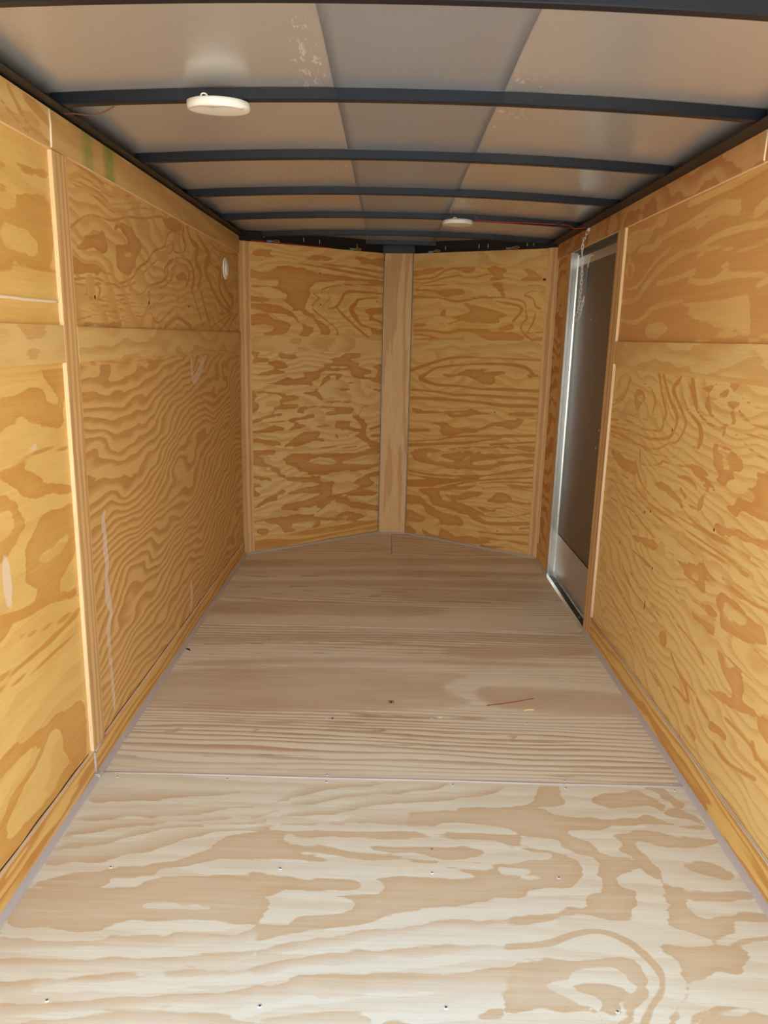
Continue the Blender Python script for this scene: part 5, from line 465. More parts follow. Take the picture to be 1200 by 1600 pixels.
left('batten', 2.005, 2.090, .088, 1.744, M_batten, XL, seed=5, grain='v')
bl = structure('baseboard_left')
def lb(y0, y1, z0a, z1a, seed):
    slab('board', [(XL, y0, 0), (XL, y1, 0), (XL, y1, z1a), (XL, y0, z0a)], (1, 0, 0), PT - .0006, M_base, bl, 'u', EDGE, seed, 0, None, orig=(0, 0, 0), U=(0, 1, 0), V=(0, 0, 1))
lb(Y0, 2.003, .108, .086, 1); lb(2.007, 4.372, .086, .080, 2)
tube('caulk_bead', [(XL + .001, 2.005, .012), (XL + .001, 2.005, .084)], .004, M_caulk, wall_left, 6)
tube('caulk_bead', [(XL + .001, 2.003, 1.748), (XL + .001, 2.007, 1.80), (XL + .001, 2.004, 1.836)], .0028, M_white_caulk, wall_left, 6)
tube('caulk_bead', smooth_path([(PL + .001, 1.40, 1.376), (PL + .001, 1.55, 1.374), (PL + .001, 1.7, 1.378), (PL + .001, 1.85, 1.377), (PL + .001, 2.0, 1.379)], 4), .0042, M_white_caulk, wall_left, 6)
tube('caulk_bead', [(XL + .001, 2.012, .084), (XL + .001, 2.05, .086), (XL + .0005, 2.095, .09)], .003, M_caulk, wall_left, 6)
tube('joint_gap_shade', [(PL + .0008, y, (.108 + (.086 - .108) * (y - Y0) / 1.19) + .0015 + .002 * math.sin(y * 31)) for y in np.linspace(Y0, 1.99, 40)], .0016, M_gap_shade, wall_left, 5)  # thin dark tube drawn in place of the shadow gap above the baseboard
tube('joint_gap_shade', [(PL + .0008, y, .0865 - .003 * (y - 2.1) + .0012 * math.sin(y * 23)) for y in np.linspace(2.1, 4.3, 50)], .0013, M_gap_shade, wall_left, 5)  # same painted gap shadow along the far baseboard
box('outer_skin', (-.905, Y0 - .01, -.05), (-.890, 4.42, 1.92), M_skin, wall_left)
# studs behind the sheets keep the cavity closed
box('steel_post', (-.890, Y0, -.05), (-.8702, Y0 + .03, 1.845), M_black, wall_left)

# ---------------------------------------------------------------- right wall
wall_right = structure('wall_right')
def right(name, y0, y1, z0, z1, mat, x=PR, key=None, cell=0, seed=0, grain='u', knots=(), t=PT - .0006):
    return slab(name, [(x, y0, z0), (x, y1, z0), (x, y1, z1), (x, y0, z1)], (-1, 0, 0), t, mat, wall_right, grain, EDGE, seed, cell, key, orig=(0, 0, 0), U=(0, 1, 0), V=(0, 0, 1), knots=knots)
right('panel', Y0, 3.20, 1.21, 1.80, M_wr1, key='right_upper', cell=.014)
right('panel', Y0, 3.20, .06, 1.21, M_wr2, key='right_lower', cell=.009)
right('panel', 4.215, 4.47, 1.21, 1.80, M_wr3, seed=2)
right('panel', 4.215, 4.47, .06, 1.21, M_wr3, seed=3)
right('top_strip', Y0, 2.050, 1.763, 1.842, M_strip_r, XR, seed=1)
right('top_strip', 2.053, 4.455, 1.763, 1.842, M_strip_r, XR, seed=2)
right('middle_strip', Y0, 3.197, 1.225, 1.315, M_strip, XR, seed=6)
right('batten', 3.199, 3.300, .0, 1.762, M_batten, XR, seed=7, grain='v')
right('batten', 4.105, 4.210, .0, 1.762, M_batten, XR, seed=8, grain='v')
tube('caulk_bead', [(XR - .001, 2.0515, 1.767), (XR - .001, 2.0515, 1.838)], .0026, M_white_caulk, wall_right, 6)
tube('caulk_bead', [(XR + .002, 3.196, .012), (XR + .002, 3.196, .5), (XR + .002, 3.196, 1.21)], .0028, M_white_caulk, wall_right, 6)
tube('caulk_bead', [(XR + .002, y, .1015) for y in (1.0, 1.8, 2.5, 3.19)], .0022, M_caulk, wall_right, 6)
br = structure('baseboard_right')
for y0, y1, sd in ((Y0, 3.197, 3), (4.212, 4.455, 4)):
    slab('board', [(XR, y0, 0), (XR, y1, 0), (XR, y1, .100), (XR, y0, .100)], (-1, 0, 0), PT - .0006, M_base, br, 'u', EDGE, sd, 0, None, orig=(0, 0, 0), U=(0, 1, 0), V=(0, 0, 1))
box('outer_skin', (1.012, Y0 - .01, -.05), (1.027, 3.28, 1.92), M_skin, wall_right)
box('outer_skin', (1.012, 4.16, -.05), (1.027, 4.50, 1.92), M_skin, wall_right)
box('outer_skin', (1.012, 3.28, 1.775), (1.027, 4.16, 1.92), M_skin, wall_right)
box('steel_post', (PR, Y0, -.05), (1.012, Y0 + .03, 1.845), M_black, wall_right)

# ---------------------------------------------------------------- V-nose walls
def vwall(P, Q):
    U = (Q - P).normalized(); N = Vector((U.y, -U.x, 0)); return U, N
UL, NNL = vwall(CL, NL); UR, NNR = vwall(NR, CR)
LL = (NL - CL).length; LR = (CR - NR).length
wfl = structure('wall_front_left'); wfr = structure('wall_front_right'); wf = structure('wall_front')
def vs_(parent, P, U, N, name, u0, u1, z0, z1, mat, depth=0.0, key=None, cell=0, seed=0, grain='u', z0b=None, z1b=None):
    z0b = z0 if z0b is None else z0b; z1b = z1 if z1b is None else z1b
    q = lambda u, z: P + U * u - N * depth + Vector((0, 0, z))
    return slab(name, [q(u0, z0), q(u1, z0b), q(u1, z1b), q(u0, z1)], N, PT - .0006, mat, parent, grain, EDGE, seed, cell, key, orig=P, U=U, V=(0, 0, 1))
a = (wfl, CL, UL, NNL)
vs_(*a, 'panel', .0, LL - .002, 1.262, 1.80, M_f1, PT, 'front_left_upper', .007)
vs_(*a, 'panel', .0, LL - .002, .06, 1.258, M_f2, PT, 'front_left_lower', .009, 1)
vs_(*a, 'batten', .001, .064, .0, 1.816, M_batten, 0, seed=9, grain='v')
vs_(*a, 'top_strip', .066, LL - .002, 1.742, 1.818, M_f1, PT - .003, key='front_left_top', cell=.012, seed=5, z1b=1.83)
vs_(*a, 'middle_strip', .066, LL - .002, 1.216, 1.302, M_strip, PT - .003, seed=6, z1b=1.306)
vs_(*a, 'bottom_strip', .066, LL - .002, .0, .095, M_base, PT - .003, seed=7)
tube('caulk_bead', [CL + UL * .0655 + Vector((0, 0, .012)) + NNL * -.001, CL + UL * .0655 + Vector((0, 0, .10)) + NNL * -.001], .0028, M_caulk, wfl, 6)
a = (wfr, NR, UR, NNR)
vs_(*a, 'panel', .002, LR, 1.262, 1.80, M_f3, PT, 'front_right_upper', .007, 2)
vs_(*a, 'panel', .002, LR, .06, 1.258, M_f4, PT, 'front_right_lower', .008, 3)
vs_(*a, 'batten', .908, LR - .002, .0, 1.828, M_batten, 0, seed=10, grain='v')
vs_(*a, 'top_strip', .002, .906, 1.742, 1.832, M_strip, PT - .003, seed=7, z1b=1.826)
vs_(*a, 'middle_strip', .002, .906, 1.226, 1.300, M_strip, PT - .003, seed=8, z0b=1.238, z1b=1.312)
vs_(*a, 'bottom_strip', .002, .906, .0, .088, M_f4, PT - .003, seed=9, z1b=.10, key='front_right_bottom', cell=.014)
slab('nose_board', [(-.046, 4.985, 0), (.129, 4.985, 0), (.129, 4.985, 1.832), (-.046, 4.985, 1.829)], (0, -1, 0), .010, M_nose, wf, 'v', EDGE, 0, 0, None, orig=(0, 0, 0), U=(1, 0, 0), V=(0, 0, 1))
for s, x in ((1, -.0475), (-1, .1305)):
    tube('caulk_bead', [(x, 4.984, .012), (x, 4.984, .3), (x, 4.984, 1.2), (x, 4.984, 1.82)], .0022, M_caulk, wf, 6)
for wall, P, U, N, L in ((wfl, CL, UL, NNL, LL), (wfr, NR, UR, NNR, LR)):
    ext = .03
    c0 = P - U * ext; c1 = P + U * (L + ext)
    for nm, off, th, z0, z1, mt in (('steel_header', .014, .03, 1.78, 1.905, M_black), ('outer_skin', .05, .01, -.05, 1.92, M_skin)):
        q = lambda p, z: p - N * off + Vector((0, 0, z))
        slab(nm, [q(c0, z0), q(c1, z0), q(c1, z1), q(c0, z1)], N, th, mt, wall, orig=(0, 0, 0))
box('outer_skin', (-.10, 5.03, -.05), (.18, 5.04, 1.92), M_skin, wf)
box('steel_header', (-.07, 4.998, 1.78), (.15, 5.02, 1.905), M_black, wf)

# ---------------------------------------------------------------- roof
ceiling = structure('ceiling')
XC = .035
def zb(x): return 1.8735 - .036 * (x - XC) ** 2        # underside of the bows
BH = .027
BOWS = [.84, 1.445, 2.01, 2.629, 3.243, 3.852, 4.482]
def zr(x, y):                                              # sheets sag a little between bows
    z = zb(x) + BH + .0008
    for a_, b_ in zip(BOWS[:-1], BOWS[1:]):
        if a_ <= y <= b_: z += .004 * math.sin(math.pi * (y - a_) / (b_ - a_)) ** 2
    return z
def sheet(x0, x1, y0, y1, mat, dz, clipv=False):
    nx = max(4, int((x1 - x0) / .03)); ny = int((y1 - y0) / .035); vs = []; fs = []
    for j in range(ny + 1):
        for i in range(nx + 1):
            x = x0 + (x1 - x0) * i / nx; y = y0 + (y1 - y0) * j / ny
            vs.append((x, y, zr(x, y) + dz))
    W = nx + 1
    for j in range(ny):
        for i in range(nx): fs.append((j * W + i, (j + 1) * W + i, (j + 1) * W + i + 1, j * W + i + 1))
    nb = len(vs); vs2 = vs + [(x, y, z + .0008) for x, y, z in vs]
    fs2 = fs + [tuple(nb + k for k in reversed(f)) for f in fs]
    rim = [j * W for j in range(ny + 1)]
    for j in range(ny):
        fs2.append((j * W, nb + j * W, nb + (j + 1) * W, (j + 1) * W)); fs2.append((j * W + nx, (j + 1) * W + nx, nb + (j + 1) * W + nx, nb + j * W + nx))
    for i in range(nx):
        fs2.append((i, i + 1, nb + i + 1, nb + i)); k = ny * W + i; fs2.append((k, nb + k, nb + k + 1, k + 1))
    o = mesh_obj('roof_sheet', vs2, fs2, mat, ceiling, True)
    at = o.data.attributes.new('scuff', 'FLOAT', 'POINT')
    at.data.foreach_set('value', [max(0, .17 * math.exp(-(min(abs(v[0] - .30), abs(v[0] + .20)) / .06) ** 2) * (1.0 if v[1] < 3.6 else .3)) for v in vs2])
    return o
sheet(-.905, -.138, Y0, 5.05, M_roof, .0005)
sheet(.248, 1.02, Y0, 5.05, M_roof, .0005)
sheet(-.152, .262, Y0, 5.05, M_roof_c, -.0009)
def bow(y, x0=-.845, x1=.905, w=.026, h=BH):
    n = 36; vs = []; fs = []
    bv = .002
    prof = [(0, bv), (bv, 0), (w - bv, 0), (w, bv), (w, h), (0, h)]
    for i in range(n + 1):
        x = x0 + (x1 - x0) * i / n; z = zb(x)
        for (dy, dz) in prof: vs.append((x, y + dy, z + dz))
    k = len(prof)
    for i in range(n):
        for j in range(k): fs.append((i * k + j, i * k + (j + 1) % k, (i + 1) * k + (j + 1) % k, (i + 1) * k + j))
    fs += [tuple(range(k))[::-1], tuple(n * k + j for j in range(k))]
    bm = bmesh.new(); o = mesh_obj('roof_bow', vs, fs, M_steel, ceiling)
    bm.from_mesh(o.data); bmesh.ops.recalc_face_normals(bm, faces=bm.faces); bm.to_mesh(o.data); bm.free(); return o
for y in BOWS: bow(y)
bow(4.915, -.19, .37)
# side rails: dark angle irons between the plywood and the roof
def rail(x0, x1, xi):
    bm = bmesh.new()
    add_box(bm, (min(x0, x1), Y0, 1.8435), (max(x0, x1), 4.50, 1.8475))
    add_box(bm, (min(x0, xi), Y0, 1.8475), (max(x0, xi), 4.50, 1.915))
    return bm_obj('side_rail', bm, M_black, ceiling)
rail(-.890, -.822, -.878); rail(1.012, .884, .955)
box('rear_header', (-.905, Y0 - .04, 1.80), (1.02, Y0 - .001, 1.92), M_steel, ceiling)
# self-drilling screw points showing through the nose header
def tip(x, y, z0, z1):
    tube('screw_point', [(x, y, z0), (x, y, z1)], .0016, M_zinc, ceiling, 6)
def vpt(P, U, N, u, off): return P + U * u + N * off
for u in (.16, .42, .53, .80): p = vpt(CL, UL, NNL, u, -.011); tip(p.x, p.y, 1.846, 1.868)
for u in (.23, .46, .52, .77, .81): p = vpt(NR, UR, NNR, u, -.011); tip(p.x, p.y, 1.846, 1.868)
for y in (2.2, 2.95, 3.3, 3.9): tip(-.866, y, 1.838, 1.8434)

# ---------------------------------------------------------------- cove strips where the walls meet the floor
def cove(name, path, parent_kind='structure', r=.0135):
    """quarter-round-ish strip, path of (point, inward normal)"""
    vs = []; fs = []; k = 5
    for p, nrm_ in path:
        p = Vector(p); nn = Vector(nrm_)
        prof = [(0, 0), (r, 0), (r * .80, r * .45), (r * .45, r * .80), (0, r * 1.1)]
        for a_, z in prof: vs.append(p + nn * a_ + Vector((0, 0, z + .0003)))
    n = len(path)
    for i in range(n - 1):
        for j in range(k): fs.append((i * k + j, i * k + (j + 1) % k, (i + 1) * k + (j + 1) % k, (i + 1) * k + j))
    fs += [tuple(range(k))[::-1], tuple((n - 1) * k + j for j in range(k))]
    o = mesh_obj(name, vs, fs, M_caulk); o['kind'] = 'structure'
    bm = bmesh.new(); bm.from_mesh(o.data); bmesh.ops.recalc_face_normals(bm, faces=bm.faces); bm.to_mesh(o.data); bm.free(); return o
X1 = Vector((1, 0, 0))
cove('trim_1', [((XL, y, 0), X1) for y in (Y0, 1.2, 1.6, 1.998)])
cove('trim_2', [((XL, y, 0), X1) for y in (2.012, 2.18)] + [((XL, 2.182, 0), X1 * .75), ((XL, 2.22, 0), X1 * .75), ((XL, 2.222, 0), X1)] + [((XL, y, 0), X1) for y in (3.0, 4.375)])
cove('trim_3', [(CL + UL * .004, NNL), (CL + UL * .4, NNL), (NL - UL * .004, NNL)], r=.010)
cove('trim_4', [((-.045, 4.985, 0), Vector((0, -1, 0))), ((.128, 4.985, 0), Vector((0, -1, 0)))], r=.009)
cove('trim_5', [(NR + UR * .004, NNR), (NR + UR * .5, NNR), (CR - UR * .006, NNR)], r=.010)
cove('trim_6', [((XR, y, 0), -X1) for y in (4.45, 4.12)], r=.010)
cove('trim_7', [((XR, y, 0), -X1) for y in (3.275, 2.6, 1.8, Y0)])
bm = bmesh.new(); add_box(bm, (XL - .0005, 1.998, 0), (XL + .0155, 2.013, .0165), .002); o = bm_obj('trim_8', bm, M_caulk); o['kind'] = 'structure'

# ---------------------------------------------------------------- side door
door = structure('door_1')
DY0, DY1, DZ = 3.300, 4.105, 1.762
def db(name, lo, hi, mat, bevel=.0, parent=None): return box(name, lo, hi, mat, parent or door, bevel)
bm = bmesh.new(); add_box(bm, (.9435, DY1, .0), (1.012, DY1 + .012, DZ)); add_box(bm, (.968, DY1 - .012, .0), (.974, DY1 + .001, DZ)); add_box(bm, (.930, DY1 - .0035, .0), (.9435, DY1 - .0003, DZ))
bm_obj('door_jamb', bm, M_alu, door)
db('door_jamb', (.9435, DY0 - .012, .0), (1.012, DY0, DZ), M_alu)
bm = bmesh.new(); add_box(bm, (.9435, DY0, DZ - .001), (1.012, DY1, DZ + .011)); add_box(bm, (.968, DY0, DZ - .012), (.974, DY1, DZ)); bm_obj('door_header', bm, M_head, door)
bm = bmesh.new(); add_box(bm, (.921, DY0, .0), (.9405, DY1, .0045), .001); add_box(bm, (.921, DY0 - .0, -.02), (1.012, DY1, -.0005)); bm_obj('threshold', bm, M_alu, door)
db('rubber_gasket', (.9415, DY0, -.0004), (.968, DY1, .003), M_black)
ds = db('door_panel', (.976, DY0 - .02, .006), (1.004, DY1 + .03, 1.752), M_slab)
box('kick_plate', (.9738, DY0 - .018, .010), (.9758, DY1 - .001, .252), M_kick, ds)
box('top_trim', (.9730, DY0 - .018, 1.694), (.9758, DY1 - .001, 1.736), M_kick, ds)
box('trim_lip', (.9728, DY0 - .018, .2525), (.9758, DY1 - .001, .2560), M_black, ds)
for y, z in [(4.075, .235), (4.02, .225), (3.93, .22), (3.84, .21), (3.62, .235)]: screw(.9736, y, z, ds, (0, -math.pi / 2, 0))
for y, z in [(3.50, .828), (3.47, .914), (3.78, 1.42), (3.98, 1.715), (3.70, 1.715)]: screw(.9754 if z < 1.6 else .9726, y, z, ds, (0, -math.pi / 2, 0))
for y in (4.0, 3.45): screw(.955, y, .0035, door)

# ---------------------------------------------------------------- ground outside
g = box('ground', (-30, -40, -.62), (30, 30, -.60), M_ground); g['kind'] = 'structure'

# ---------------------------------------------------------------- pin knots and resin pits large enough to see
M_knot = plain('knot_wood', lin(70, 36, 16), .7)
def knot(parent, p, n, r, st=1.0):
    n = Vector(n).normalized(); up = Vector((0, 0, 1)); s = up.cross(n).normalized(); vs = []; k = 10
    for i in range(k):
        an = 2 * math.pi * i / k; rr = r * (1 + .15 * math.sin(i * 2.3)); vs.append(Vector(p) + s * math.cos(an) * rr + up * math.sin(an) * rr * st + n * .0005)
    q = [v - n * .001 for v in vs]
    return mesh_obj('knot', vs + q, [tuple(range(k)), tuple(range(2 * k - 1, k - 1, -1))] + [(i, i + k, (i + 1) % k + k, (i + 1) % k) for i in range(k)], M_knot, parent)
for y, z in [(2.677, 0.710), (2.619, 0.726), (2.499, 1.032), (2.098, 0.792), (2.541, 0.537), (2.925, 0.525)]: knot(wall_right, (PR, y, z), (-1, 0, 0), .0042, 1.3)
knot(wall_right, (PR, 2.577, 0.388), (-1, 0, 0), .003, 6)
for y, z in [(2.261, 1.404), (2.763, 1.410), (3.305, 1.419)]: knot(wall_left, (PL, y, z), (1, 0, 0), .0055)
p = NR + UR * 0.890 - NNR * PT; knot(wfr, (p.x, p.y, 1.657), NNR, .0105, .7)
for u, z in [(0.443, 1.559), (0.625, 0.875), (0.425, 0.407), (0.690, 0.128)]: p = NR + UR * u - NNR * PT; knot(wfr, (p.x, p.y, z), NNR, .004)
for u, z in [(0.540, 1.495), (0.964, 1.533), (0.535, 1.676)]: p = CL + UL * u - NNL * PT; knot(wfl, (p.x, p.y, z), NNL, .004)
# ---------------------------------------------------------------- dome lights
def dome_light(label, x, y, r, rot=0):
    zt = zb(x) - .0005
    t = thing('dome_light', label, 'light', (x, y, zt), 'round white dome lights under the roof bows')
    lathe('base', [(r * .93, 0), (r, -.002), (r * 1.005, -.010), (r * .995, -.0165), (r * .975, -.0185), (r * .955, -.0175)], M_plastic, t, 48)
    lathe('lens', [(r * .955, -.0172), (r * .90, -.0185), (r * .6, -.0198), (r * .25, -.0204), (r * .02, -.0205)], M_lens, t, 48)
    # moulded rim that swells to a V-shaped switch on the side facing the door opening
    vs = []; fs = []; n = 32
    for i in range(n + 1):
        an = math.radians(205 + 130 * i / n); u = (i / n - .5) * 2
        ins = .006 + .020 * math.exp(-(u / .20) ** 2)
        po = Vector((r * .985 * math.cos(an), r * .985 * math.sin(an), 0)); pi_ = po * (1 - ins / r)
        vs += [po + Vector((0, 0, -.0185)), pi_ + Vector((0, 0, -.0225)), po + Vector((0, 0, -.012)), pi_ + Vector((0, 0, -.012))]
    for i in range(n):
        a_ = i * 4; b_ = a_ + 4
        fs += [(a_, b_, b_ + 1, a_ + 1), (a_ + 2, a_ + 3, b_ + 3, b_ + 2), (a_, a_ + 2, b_ + 2, b_), (a_ + 1, b_ + 1, b_ + 3, a_ + 3)]
    fs += [(0, 1, 3, 2), (n * 4, n * 4 + 2, n * 4 + 3, n * 4 + 1)]
    mesh_obj('switch_rim', vs, fs, M_plastic, t, True)
    t.rotation_euler = (rot, 0, 0)
    tube('wire_tail', smooth_path([(-.028, -r * .84, -.003), (-.026, -r * .88, .003), (-.020, -r * .90, .005), (-.014, -r * .90, .003), (-.010, -r * .86, -.003)], 4), .0018, M_plastic, t, 6)
    return t
dome_light('large-looking near white round dome light under the left half of the near roof bow', -.438, 2.023, .0765, .085)
dome_light('smaller-looking far white round dome light right of centre, red wire leaving it', .313, 3.865, .0755)

# ---------------------------------------------------------------- red feed wire of the far light, with its clips
YW = 3.852 - .004
wire = thing('red_wire', 'thin red wire along the roof bow from the far dome light to the right wall', 'wire', (.39, YW, 1.87))
def rel(o, p): return tuple(Vector(p) - o.location)
pts = [(.375, YW, 1.8705), (.45, YW, 1.868), (.55, YW - .001, 1.8655), (.62, YW, 1.8655), (.72, YW, 1.863), (.80, YW - .002, 1.862), (.845, YW - .01, 1.857), (.875, YW - .03, 1.850), (.90, YW - .045, 1.8475), (.93, YW - .07, 1.8505)]
pts[-3] = (.868, YW - .03, 1.8415); pts[-2] = (.895, YW - .045, 1.8405); pts[-1] = (.918, YW - .06, 1.8415)
tube('insulation', [rel(wire, p) for p in smooth_path(pts, 5)], .0021, M_red, wire, 6)
for lb_, x in (('small black cable clip next to the far dome light', .395), ('small black cable clip near the right end of the red wire', .802)):
    c = thing('cable_clip', lb_, 'clip', (x, YW, zb(x) + .012), 'black cable clips on the far roof bow')
    bm = bmesh.new(); add_box(bm, (-.010, -.0075, -.012), (.010, .0035, .012), .0015); bm_obj('body', bm, M_clip, c)
    tube('loop', [(.006 * math.cos(a_), -.0055, -.006 + .005 * math.sin(a_)) for a_ in np.linspace(0, 2 * math.pi, 10, endpoint=False)], .0012, M_clip, c, 5, True)
# red wire laid on top of the front left plywood
p0 = CL + UL * .07 - NNL * .004; p1 = CL + UL * .60 - NNL * .004
w2 = thing('red_wire', 'thin red wire lying along the top edge of the front left plywood', 'wire', (p0.x, p0.y, 1.82))
tube('insulation', [rel(w2, p0 + (p1 - p0) * t + Vector((0, 0, 1.8215 + .006 * t + .0012 * math.sin(t * 17)))) for t in np.linspace(0, 1, 24)], .0021, M_red, w2, 6)
# wire ends with blue connectors
for lb_, P, U, N, u, z in (('blue wire connector with yellow loop at the far left top of the front wall', CL, UL, NNL, .19, 1.829),
                           ('blue wire connector with yellow loop on the front left plywood near the nose board', CL, UL, NNL, .76, 1.834),
                           ('blue wire connector just right of the nose board top', NR, UR, NNR, .13, 1.838),
                           ('blue wire connector with yellow loop on the front right plywood near the corner', NR, UR, NNR, .66, 1.836)):
    p = P + U * u + Vector((0, 0, z)) - N * .004
    t = thing('wire_connector', lb_, 'connector', tuple(p), 'wire connectors along the front wall top')
    u3 = Vector(U)
    tube('sleeve', [u3 * -.016, u3 * -.008, u3 * .008, u3 * .014], .0058, M_blue, t, 8)
    lp = smooth_path([u3 * .014, u3 * .030 + Vector((0, 0, .006)), u3 * .050 + Vector((0, 0, .009)), u3 * .066 + Vector((0, 0, .003)), u3 * .055 + Vector((0, -.004, -.002)), u3 * .035 + Vector((0, -.004, -.001)), u3 * .02], 5)
    tube('wire_loop', lp, .0016, M_yellow, t, 6)
# brown cord coming off the near bow at the left rail
t = thing('brown_cord', 'short thin brown cord hanging at the left end of the near roof bow', 'cord', (-.70, 2.03, 1.85))
tube('cord', [rel(t, p) for p in smooth_path([(-.70, 2.034, zb(-.7) - .002), (-.735, 2.05, 1.842), (-.775, 2.06, 1.838), (-.81, 2.065, 1.8415), (-.84, 2.07, 1.8425)], 5)], .0016, M_brown, t, 6)

# ---------------------------------------------------------------- round white vent on the left wall
t = thing('wall_vent', 'small round white plastic vent high on the left wall near the front corner', 'vent', (PL, 4.047, 1.637))
def ring_x(name, prof, mat, parent, seg=32):
    vs = []; fs = []
    for r, x in prof:
        for k in range(seg): vs.append((x, r * math.cos(2 * math.pi * k / seg), r * math.sin(2 * math.pi * k / seg)))
    for i in range(len(prof) - 1):
        for k in range(seg): fs.append((i * seg + k, i * seg + (k + 1) % seg, (i + 1) * seg + (k + 1) % seg, (i + 1) * seg + k))
    fs.append(tuple((len(prof) - 1) * seg + k for k in range(seg)))
    return mesh_obj(name, vs, fs, mat, parent, True)
ring_x('flange', [(.054, .0002), (.054, .004), (.050, .006), (.040, .0065), (.037, .003)], M_plastic, t)
ring_x('cowl', [(.036, .003), (.034, .010), (.026, .014), (.012, .016), (.001, .0165)], M_plastic, t)
for a_ in (1.35, -1.8, -.5):
    o = bpy.data.objects.new('screw', me_screw); o.location = (.0068, .045 * math.cos(a_), .045 * math.sin(a_)); o.rotation_euler = (0, math.pi / 2, 0); link(o, t)

# ---------------------------------------------------------------- door check chain with its spring
t = thing('door_chain', 'slack zinc chain with coil spring hanging from the top strip across the side door', 'chain', (.928, 3.77, 1.825))
A = Vector((.926, 3.77, 1.826)); Bk = Vector((.966, 3.835, 1.722))
ring_pts = []
link_len, wr_, hw = .027, .0019, .0048
lp = []
for k in range(20):
    a_ = 2 * math.pi * k / 20; xx = hw * math.cos(a_); zz = hw * math.sin(a_) + (link_len / 2 - hw) * (1 if math.sin(a_) > 0 else -1) * min(1, abs(math.sin(a_)) * 3)
    lp.append((xx, 0, zz))
vs, fs = tube_mesh(lp, wr_, 6, True)
ml = bpy.data.meshes.new('link'); ml.from_pydata([tuple(v) for v in vs], [], fs); ml.materials.append(M_zinc)
for p in ml.polygons: p.use_smooth = True
def chain(path):
    P = smooth_path(path, 12); d = [0]
    for i in range(1, len(P)): d.append(d[-1] + (P[i] - P[i - 1]).length)
    step = link_len - 2 * wr_ * 1.6; nL = int(d[-1] / step); j = 0
    for q in range(nL):
        s = (q + .5) * step
        while j < len(d) - 2 and d[j + 1] < s: j += 1
        f_ = (s - d[j]) / max(d[j + 1] - d[j], 1e-6); pos = P[j].lerp(P[j + 1], f_); tan = (P[j + 1] - P[j]).normalized()
        o = bpy.data.objects.new('link', ml); link(o, t)
        rot = tan.to_track_quat('Z', 'Y').to_matrix() @ Matrix.Rotation(math.pi / 2 * (q % 2) + .4, 3, 'Z')
        o.matrix_parent_inverse = Matrix.Identity(4); o.location = pos - t.location; o.rotation_euler = rot.to_euler()
chain([(.924, 3.772, 1.826), (.922, 3.80, 1.80), (.92, 3.825, 1.785), (.921, 3.838, 1.74), (.925, 3.842, 1.70), (.935, 3.862, 1.62), (.94, 3.885, 1.54), (.942, 3.90, 1.48), (.944, 3.935, 1.445), (.944, 3.93, 1.418), (.946, 3.895, 1.432), (.948, 3.875, 1.47), (.952, 3.865, 1.51), (.955, 3.857, 1.545)])
# coil spring
hk = [(.972, 3.826, 1.722), (.962, 3.824, 1.720), (.958, 3.83, 1.712), (.960, 3.838, 1.703), (.958, 3.843, 1.690), (.957, 3.843, 1.668)]
tube('spring_hook', [tuple(Vector(p) - t.location) for p in smooth_path(hk, 5)], .0018, M_zinc, t, 6)
tube('spring_hook', [tuple(Vector(p) - t.location) for p in [(.957, 3.850, 1.69), (.957, 3.852, 1.668)]], .0018, M_zinc, t, 6)
sp = []; turns = 15
for k in range(turns * 10 + 1):
    f_ = k / (turns * 10); a_ = 2 * math.pi * k / 10
    sp.append(Vector((.957 + .0062 * math.cos(a_), 3.848 + .008 * f_ + .0062 * math.sin(a_), 1.668 - .105 * f_)) - t.location)
tube('spring', sp, .0017, M_spring, t, 5)
ey = [(.972, 3.826, 1.722 - .000), (.9725, 3.822, 1.728)]
o = bpy.data.objects.new('screw', me_screw); o.location = Vector((.9262, 3.77, 1.832)) - t.location; o.rotation_euler = (0, -math.pi / 2, 0); link(o, t)
box('wall_eye', tuple(Vector((.922, 3.766, 1.824)) - t.location), tuple(Vector((.9335, 3.774, 1.838)) - t.location), M_zinc, t, .001)

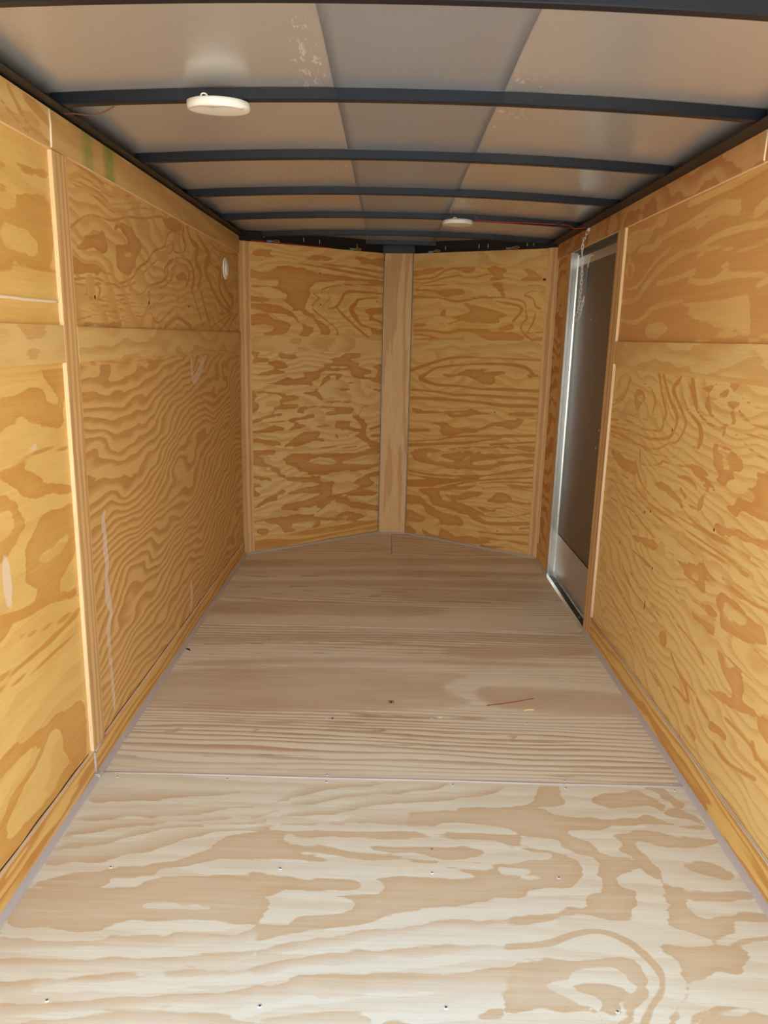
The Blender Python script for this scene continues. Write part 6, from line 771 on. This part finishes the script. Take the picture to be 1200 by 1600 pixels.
# ---------------------------------------------------------------- litter on the floor
def sliver(name, label, cat, a_, b_, w_, h_, mat, group=None, bend=0.0):
    a_ = Vector((*a_, .0004)); b_ = Vector((*b_, .0004)); d = (b_ - a_); L = d.length; d.normalize(); s = Vector((-d.y, d.x, 0)); vs = []; fs = []; n = 7
    for i in range(n):
        f_ = i / (n - 1); q = a_ + d * L * f_ + s * bend * math.sin(f_ * math.pi); ww = w_ * (.25 + .75 * math.sin(math.pi * min(1, .15 + f_ * .8)))
        vs += [q - s * ww - a_, q + s * ww - a_, q + s * ww * .6 + Vector((0, 0, h_)) - a_, q - s * ww * .7 + Vector((0, 0, h_ * .8)) - a_]
    for i in range(n - 1):
        for k in range(4): fs.append((i * 4 + k, i * 4 + (k + 1) % 4, i * 4 + 4 + (k + 1) % 4, i * 4 + 4 + k))
    fs += [(3, 2, 1, 0), tuple(n * 4 - 4 + k for k in range(4))]
    o = mesh_obj(name, vs, fs, mat, None, False, a_)
    bm = bmesh.new(); bm.from_mesh(o.data); bmesh.ops.recalc_face_normals(bm, faces=bm.faces); bm.to_mesh(o.data); bm.free()
    tag(o, label, cat, group); return o
M_sl = plain('pale_sliver', lin(226, 196, 150), .7); M_sl2 = plain('brown_sliver', lin(150, 98, 62), .8); M_leaf = plain('dead_leaf', lin(60, 48, 36), .8)
sliver('wood_sliver', 'small pale upright-lying wood sliver on the middle floor sheet, left of the dead insect', 'wood sliver', (-0.226, 2.479), (-0.229, 2.533), .0035, .003, M_sl)
sliver('wood_sliver', 'long thin brown wood splinter on the middle floor sheet', 'wood sliver', (0.389, 2.522), (0.572, 2.587), .0028, .003, M_sl2, bend=-.004)
sliver('wood_shaving', 'curled pale wood shaving below the long brown splinter', 'wood shaving', (0.517, 2.490), (0.556, 2.497), .004, .004, M_sl, bend=.006)
sliver('wood_chip', 'tiny pale wood chip beside the row of screws on the middle sheet', 'wood chip', (0.202, 2.427), (0.218, 2.427), .003, .003, M_sl)
sliver('dead_leaf', 'small dark dried leaf bit by the left wall on the middle floor sheet', 'leaf', (-0.835, 2.963), (-0.814, 2.944), .004, .004, M_leaf, bend=.003)
sliver('pebble_bit', 'tiny black crumb on the floor left of the dead insect', 'crumb', (-0.174, 2.398), (-0.167, 2.398), .003, .004, M_leaf)
# dead insect
ix, iy = (0.036, 2.528)
t = thing('insect', 'tiny black dead insect lying in the middle of the floor', 'insect', (ix, iy, 0))
bm = bmesh.new()
for yy, rr, ln in ((-.006, .0030, 1.6), (0, .0026, 1.1), (.005, .0019, 1.0)):
    r_ = bmesh.ops.create_uvsphere(bm, u_segments=10, v_segments=6, radius=rr)
    for v in r_['verts']: v.co.y *= ln; v.co += Vector((0, yy, .0042))
bm_obj('body', bm, M_leaf, t, True)
for s in (-1, 1):
    for k, yy in enumerate((-.003, 0, .003)):
        tube('leg', [(s * .001, yy, .004), (s * .006, yy + (k - 1) * .003, .0065), (s * .010, yy + (k - 1) * .006, .0007)], .0005, M_leaf, t, 4)
